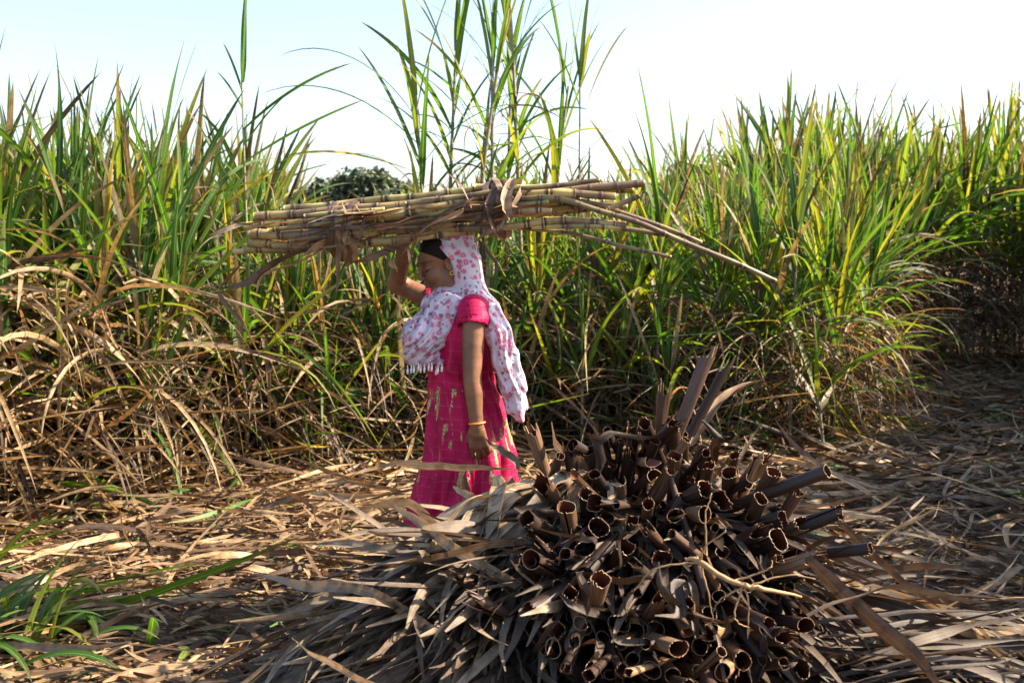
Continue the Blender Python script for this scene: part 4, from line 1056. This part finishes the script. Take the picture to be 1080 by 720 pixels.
for mind, count, back_, rr in ((18, 128, 0, (.011, .028)), (14, 90, .11, (.012, .022))):
    cur = []; tr_ = 0
    while len(cur) < count and tr_ < 9000:
        tr_ += 1; px, py = random.uniform(495, 850), random.uniform(445, 735)
        if in_heap(px, py) and all((px - a) ** 2 + (py - b) ** 2 > mind ** 2 for a, b in cur):
            cur.append((px, py))
            end = P(px, py, depth_at(px, py) + back_ + random.uniform(-.07, .09)); d = sheath_dir(end)
            L = random.uniform(.26, .48)
            if end[2] - d[2] * L < -.3: pass
            rad_ = random.uniform(*rr) * (.86 if py > 600 else 1); size = "narrow" if rad_ < .0165 else ("wide" if rad_ > .0215 else "middling")
            rowt = "at the crest" if py < 495 else ("below the crest" if py < 550 else ("at mid height" if py < 610 else ("in the lower front" if py < 670 else "at the bottom edge")))
            colt = "on the far left flank" if px < 570 else ("left of the middle" if px < 640 else ("in the middle" if px < 715 else ("round the frayed stem" if px < 790 else "on the far right flank")))
            lab = size + (" sunken dark sheath " if back_ else " rolled sheath ") + rowt + " of the heap, " + colt
            put_sheath(end, d, rad_, L, lab, me=random.choice(SV) if (py < 520 or px > 790) else None)
# the ones one can tell apart
def seg(px0, py0, Y0, px1, py1, Y1, r, label, L=None):
    a, b = P(px0, py0, Y0), P(px1, py1, Y1); put_sheath(a, a - b, r, L or np.linalg.norm(a - b), label)
for a in [(872, 497, 3.0, 745, 545, 3.25, .020, "long rolled sheath sticking out highest on the right side of the heap"),
    (884, 541, 2.9, 765, 585, 3.15, .019, "long dark rolled sheath with red brown mouth just below the highest at the right"),
    (917, 578, 2.85, 800, 592, 3.1, .016, "slender rolled sheath reaching farthest right at mid height of the heap"),
    (852, 590, 2.8, 740, 620, 3.05, .019, "short rolled sheath below the slender one at the right flank"),
    (633, 612, 2.62, 612, 690, 2.85, .025, "wide pale rimmed sheath mouth facing the viewer in the lower heap"),
    (556, 592, 2.8, 562, 650, 3.0, .020, "upright sheath with pale ring mouth on the left slope of the heap"),
    (508, 636, 2.75, 620, 690, 2.95, .019, "long sheath lying with its mouth to the lower left of the heap"),
    (485, 610, 2.85, 560, 660, 3.05, .014, "narrow sheath with mouth at the far left of the heap"),
    (612, 656, 2.6, 590, 600, 2.95, .018, "grey sheath pointing down with its mouth under the wide one"),
    (655, 705, 2.5, 625, 640, 2.85, .017, "grey sheath pointing down at the bottom edge of the heap"),
    (577, 686, 2.6, 640, 720, 2.8, .016, "orange brown sheath mouth near the bottom left of the heap"),
    (727, 636, 2.6, 730, 690, 2.85, .0125, "smallest pale rimmed sheath mouth beside the frayed stem"),
    (668, 456, 3.35, 660, 530, 3.45, .024, "stout sheath with brown lip standing at the crest of the heap"),
    (708, 452, 3.3, 716, 520, 3.42, .024, "torn wide sheath next to the stout one at the crest"),
    (618, 522, 3.05, 625, 590, 3.2, .024, "wide dark sheath mouth on the upper left of the heap"),
    (745, 492, 3.15, 735, 560, 3.3, .021, "round sheath mouth at the upper middle of the heap"),
    (600, 480, 3.25, 618, 560, 3.35, .020, "pale streaked sheath leaning left on the crest behind the woman's hand"),
    (562, 458, 3.35, 590, 540, 3.4, .022, "dark ragged sheath standing at the left end of the crest")]:
    seg(*a)

def single(name, pts, w, rnd, label, group, m, dry=1.0, tw=None, prof='strip', fold=None, n=20, side=None):
    p = smoothpath(np.array(pts), n); 
    kk_ = np.cumsum(np.cumsum(rng.normal(0, .0016, (n, 3)), 0), 0); kk_ -= np.linspace(0, 1, n)[:, None] * kk_[-1]
    p = p + kk_ * (.35 if dry < .5 else 1)
    o0 = p[0].copy(); 
    r = ribbons((p - o0)[None], np.array([w]), np.array([rnd]), np.array([dry]), twist=np.array([random.gauss(0, 1.0) if tw is None else tw]), fold=random.uniform(.1, .6) if fold is None else fold, prof=prof, side=None if side is None else np.array([side], float))
    o = link(name, mesh_np(name, r[0], r[1], [m], r[2]), None, tuple(o0)); tag(o, label, "green leaf" if dry < .5 else "dry leaf", group); return o
GD = "dry leaves spilling from the heap"
for k in range(115):
    x0 = random.uniform(-.10, .34); y0 = random.uniform(2.8, 3.5); az = PI + random.gauss(.78, .34); L = random.uniform(.55, 1.0)
    t = np.linspace(0, 1, 7); bend = random.gauss(0, .35)
    xs = x0 + L * t * np.cos(az + bend * t); ys = y0 + L * t * np.sin(az + bend * t) * .75
    zs = np.maximum(mz(xs, ys), gz(xs, ys)) + .045 + random.uniform(.0, .10) * np.sin(PI * t) + random.uniform(0, .05) + .035 * np.sin(t * random.uniform(3, 7) + 1)
    front_ = az > PI + .35
    single("dry_leaf", np.stack([xs, ys, zs], -1), (w_ := random.uniform(.044, .088)), (r_ := random.triangular(.52, 1.0, .90)), ("narrow " if w_ < .051 else ("broad " if w_ < .065 else "very broad ")) + ("grey brown" if r_ < .68 else ("beige grey" if r_ < .83 else "pale grey")) + " dry leaf fanning " + ("straight toward the viewer" if az > PI + .8 else ("to the lower left" if az > PI + .35 else ("to the left" if az > PI - .1 else "to the back left"))) + " from the heap", GD, M_HEAP)
for k in range(60):
    x0 = random.uniform(.75, 1.1); y0 = random.uniform(2.8, 3.5); az = random.gauss(-.1, .55); L = random.uniform(.3, .8)
    t = np.linspace(0, 1, 7); bend = random.gauss(0, .3)
    az += random.gauss(0, .5); xs = x0 + L * t * np.cos(az + bend * t); ys = y0 + L * t * np.sin(az + bend * t) * .8
    zs = np.maximum(mz(xs, ys), gz(xs, ys)) + .02 + random.uniform(.0, .08) * np.sin(PI * t) + random.uniform(0, .04)
    single("dry_leaf", np.stack([xs, ys, zs], -1), (w_ := random.uniform(.018, .036)), (r_ := random.uniform(.2, 1.0)), ("narrow " if w_ < .027 else "broad ") + ("brown" if r_ < .6 else ("tan" if r_ < .88 else "cream")) + " dry leaf on the right slope of the heap, " + ("tip to the back" if az > .2 else ("tip to the right" if az > -.4 else "tip to the front")), GD, M_HEAP)
for k in range(34):
    py = random.uniform(640, 730); Y0 = random.uniform(2.6, 3.0)
    a = P(random.uniform(800, 900), py + random.uniform(-5, 30), Y0); b = P(random.uniform(1000, 1120), py + random.uniform(-25, 10), Y0 + .1); m_ = (a + b) / 2 + [0, 0, random.uniform(-.02, .05)]
    single("dry_leaf", [a, m_, b], (w_ := random.uniform(.018, .034)), (r_ := random.choice([.02, .1, .2, .5])), ("narrow " if w_ < .026 else "broad ") + ("blackish" if r_ < .15 else ("dark brown" if r_ < .4 else "grey")) + " leaf lying crosswise at the " + ("bottom right corner" if py > 690 else "lower right edge") + " of the heap", GD, M_HEAP)
GF = "single dry leaves one can pick out"
for pts, w, r_, lab in [
    ([(418, 489, 3.45), (470, 494, 3.42), (545, 496, 3.4)], .034, .75, "long flat tan leaf crossing in front of the woman's dress at hand height"),
    ([(524, 502, 3.3), (519, 530, 3.25), (512, 566, 3.2)], .052, .9, "bright pale upright leaf below the woman's hand"),
    ([(490, 503, 3.35), (484, 520, 3.35), (470, 548, 3.3)], .026, .4, "grey leaf hanging in front of the woman's skirt, left of the bright one"),
    ([(505, 545, 3.3), (496, 522, 3.3), (478, 512, 3.3)], .026, .9, "cream curled leaf left of the bright upright leaf"),
    ([(545, 495, 3.3), (530, 478, 3.28), (512, 462, 3.3)], .026, .5, "brown leaf tip pointing up at the woman's hand"),
    ([(640, 500, 3.4), (600, 470, 3.35), (582, 444, 3.4)], .035, .85, "sunlit tan leaf rising from the heap right of the woman"),
    ([(850, 590, 2.75), (900, 630, 2.65), (960, 685, 2.55), (1000, 735, 2.5)], .052, .3, "wide dark leaf running diagonally down the lower right of the heap"),
    ([(880, 545, 3.1), (930, 590, 3.0), (990, 640, 2.9)], .026, .35, "striped leaf running down the right slope of the heap"),
    ([(920, 585, 3.3), (960, 560, 3.35), (1002, 530, 3.35)], .034, .95, "bright cream leaf pointing up to the right beside the heap"),
    ([(860, 560, 3.2), (900, 555, 3.3), (930, 545, 3.4)], .034, .95, "pale leaf among the right slope of the heap, nearest the cream one"),
    ([(975, 620, 3.5), (985, 585, 3.5), (1022, 560, 3.5)], .016, .8, "thin pale leaf bending up off the litter at the right"),
    ([(955, 660, 2.7), (1010, 640, 2.75), (1090, 630, 2.8)], .030, .02, "nearly black stalk like leaf at the right edge above the dark pile"),
    ([(560, 570, 2.95), (500, 575, 2.95), (430, 590, 3.0), (395, 610, 3.0)], .045, .7, "broad pale grey leaf arching left out of the heap"),
    ([(500, 690, 2.75), (400, 625, 2.9), (330, 618, 3.05), (268, 605, 3.15)], .036, .7, "long grey leaf with its tip farthest left of the heap"),
    ([(520, 740, 2.5), (400, 720, 2.6), (340, 690, 2.7), (308, 672, 2.75)], .030, .95, "bright tipped leaf at the lower left of the heap"),
    ([(480, 580, 3.2), (440, 545, 3.2), (410, 540, 3.2), (378, 536, 3.25)], .045, .8, "folded pale leaf on the back left of the heap"),
    ([(585, 640, 2.85), (500, 590, 2.95), (450, 555, 3.05), (410, 530, 3.1)], .040, .85, "sunlit grey leaf running up left toward the woman")]:
    single("dry_leaf", [P(*q) for q in pts], w, r_, lab, GF, M_HEAP, tw=random.gauss(0, .5), side=(.25, -.45, 1) if abs(pts[-1][0] - pts[0][0]) > 45 else (1, 0, .2))
# standing stump of old sheaths behind the crest
for (a, b, r_, me_, lab) in [((742, 380, 3.50), (700, 480, 3.46), .034, SPLIT[0], "tall split sheath stump standing highest over the crest of the heap"), ((762, 394, 3.54), (716, 480, 3.52), .022, SPLIT[1], "split sheath stump leaning right behind the tallest one"),
    ((700, 418, 3.42), (690, 500, 3.46), .020, SPLIT[1], "ragged split sheath left of the tallest stump on the crest")]:
    A0_, B0_ = P(*a), P(*b); put_sheath(A0_, A0_ - B0_, r_, np.linalg.norm(A0_ - B0_), lab, me=me_)
for k, (pts, w, lab) in enumerate([([(730, 470, 3.5), (765, 430, 3.6), (806, 400, 3.65)], .030, "tan leaf curling up to the right of the stump")]):
    single("dry_leaf", [P(*q) for q in pts], w * 1.2, .6, lab, GF, M_TIE, fold=1.2, tw=.5, side=(1, 0, .3))
for k in range(42):
    px, py = random.uniform(500, 870), random.uniform(450, 735)
    if not in_heap(px, py): continue
    a = P(px, py, depth_at(px, py) + random.uniform(-.05, .03)); d = sheath_dir(a, .7); L = random.uniform(.12, .30); sd_ = nrm(np.cross(d, rng.normal(0, 1, 3)))
    single("dry_leaf", [a - d * L * .8, a - d * L * .3 + sd_ * .02, a + d * L * .35, a + d * L * .6 + sd_ * random.uniform(.02, .08)], random.uniform(.014, .034), random.choice([.0, .02, .05, .12, .25]), "torn leaf piece stuck between the mouths of the rolled sheaths", "torn leaf pieces among the sheaths", M_HEAP, fold=random.uniform(.4, 1.3), n=12)
# frayed pale stem with roots
rt = empty("frayed_stem", tuple(P(770, 600, 2.5))); tag(rt, "pale frayed stem with dangling roots lying across the front of the heap", "cane stem")
def rput(name, pts, rad, n=24, cap=True):
    p = smoothpath(np.array([P(*q) for q in pts]), n) - np.array(rt.location); k = len(p)
    p = p + rng.normal(0, .0012, p.shape); t = tube(p, np.interp(np.linspace(0, 1, k), np.linspace(0, 1, len(rad)), rad), .5, 8, cap=cap)
    link(name, mesh_np(name, t[0], t[1], [M_FRAY], t[2]), rt)
M_FRAY = simple("pale_stem", (.27, .17, .075), .6, noise=.35, scale=50, bump=.5)
rput("stem", [(722, 588, 2.5), (738, 592, 2.48), (765, 610, 2.45), (800, 620, 2.45), (845, 628, 2.5)], [.003, .0085, .0070, .0065, .003])
for pts in [[(738, 592, 2.48), (745, 575, 2.47), (765, 560, 2.46), (758, 548, 2.47)], [(740, 592, 2.48), (690, 600, 2.48), (668, 625, 2.5)], [(740, 596, 2.48), (748, 630, 2.47), (752, 655, 2.47)],
    [(785, 618, 2.45), (760, 632, 2.44), (752, 645, 2.45)], [(786, 618, 2.45), (790, 645, 2.44), (788, 672, 2.45)], [(775, 612, 2.45), (810, 600, 2.44), (815, 590, 2.45)], [(745, 585, 2.48), (744, 545, 2.48), (750, 520, 2.5)],
    [(782, 618, 2.45), (775, 650, 2.43), (790, 662, 2.44)], [(790, 618, 2.44), (830, 606, 2.45), (860, 610, 2.46)]]:
    rput("root", pts, [.0028, .0018, .0010], 14)

# ------------------------------------------------------------------ green leaves in the left foreground
GG = "fresh green leaves in the lower left corner"
for pts, w, r_, lab in [([(40, 664, 3.9), (130, 640, 3.85), (230, 603, 3.85), (318, 565, 3.9)], .062, .42, "longest fresh green leaf reaching right over the litter, widest of all"),
    ([(0, 628, 4.0), (90, 618, 4.0), (170, 602, 4.05), (235, 590, 4.1)], .032, .5, "narrow green leaf above the longest one"),
    ([(-20, 636, 3.9), (120, 634, 3.9), (240, 628, 4.0), (300, 640, 4.0)], .016, .4, "thin green leaf lying level across the litter"),
    ([(60, 660, 3.8), (130, 668, 3.8), (215, 678, 3.8)], .018, .5, "short green leaf pointing right under the longest one"),
    ([(-10, 600, 4.1), (30, 560, 4.1), (85, 545, 4.15)], .030, .75, "bright yellow green leaf rising at the left edge"),
    ([(-20, 590, 4.0), (40, 570, 4.0), (80, 558, 4.05)], .022, .6, "light green leaf just under the bright one at the left edge"),
    ([(520, 480, 7), (930, 470, 6.8), (880, 472, 6.8)], .02, .2, "")]:
    if lab: single("green_leaf", [P(*q) for q in pts], w, r_, lab, GG, M_LEAF, dry=0.0, prof='leaf', tw=random.gauss(0, .2), side=(0, -.5, 1))
for pts, w, lab in [([(858, 470, 6.7), (905, 458, 6.7), (965, 455, 6.8)], .04, "green leaf lying on the litter of the right clearing"), ([(905, 488, 6.3), (935, 486, 6.3), (965, 490, 6.3)], .045, "dull green leaf nearer than the other in the right clearing"),
    ([(815, 312, 6.5), (760, 350, 6.5), (640, 356, 6.6)], .035, "yellow leaf bent level across the canes above the heap")]:
    single("green_leaf", [P(*q) for q in pts], w, .2 if 'yellow' not in lab else .85, lab, "fallen green leaves", M_LEAF, dry=0.0, prof='leaf', tw=.3)
gt = empty("grass_tuft", tuple(G(15, 690))); tag(gt, "tuft of dark green blades in the lower left corner", "grass tuft")
k = 46; A = Acc()
o = np.stack([rng.normal(0, .14, k), rng.normal(0, .16, k), np.zeros(k)], -1)
A.add(*ribbons(arcs(o, rng.normal(.3, 1.0, k), rng.uniform(.5, 1.3, k), rng.uniform(.28, .58, k), rng.uniform(.6, 2.0, k), N=11, wob=.08), rng.uniform(.028, .055, k), rng.uniform(0, .9, k), np.zeros(k), twist=rng.normal(0, .8, k)))
link("blades", A.mesh("blades", [M_LEAF]), gt)
# small broad leaved sprout in the right clearing
c = G(1046, 452); sproot = empty("sprout", tuple(c)); tag(sproot, "small bright green broad leaved sprout in the right clearing", "sprout")
M_SPR = simple("sprout_green", (.06, .20, .03), .45, noise=.3, scale=30)
t = tube([(0, 0, 0), (.01, 0, .08), (0, .01, .17)], [.004, .003, .002], .5, 6); link("stem", mesh_np("stem", t[0], t[1], [M_SPR], t[2]), sproot)
for k in range(7):
    a = k * 2.4; zb = .05 + .02 * k; th = np.linspace(0, 1, 9); w = .026 * np.sin(PI * th ** .8); d_ = np.array([math.cos(a), math.sin(a), .35]); s_ = np.array([-math.sin(a), math.cos(a), 0])
    ctr = np.array([0, 0, zb]) + d_ * th[:, None] * .085 - np.array([0, 0, 1]) * (th[:, None] ** 2) * .03
    V = np.stack([ctr - s_ * w[:, None] + [0, 0, .006], ctr, ctr + s_ * w[:, None] + [0, 0, .006]], 1).reshape(-1, 3); i = (np.arange(8)[:, None] * 3 + np.arange(2)[None]).ravel()
    link("leaf", mesh_np("leaf", V, np.stack([i, i + 1, i + 4, i + 3], -1), [M_SPR]), sproot)
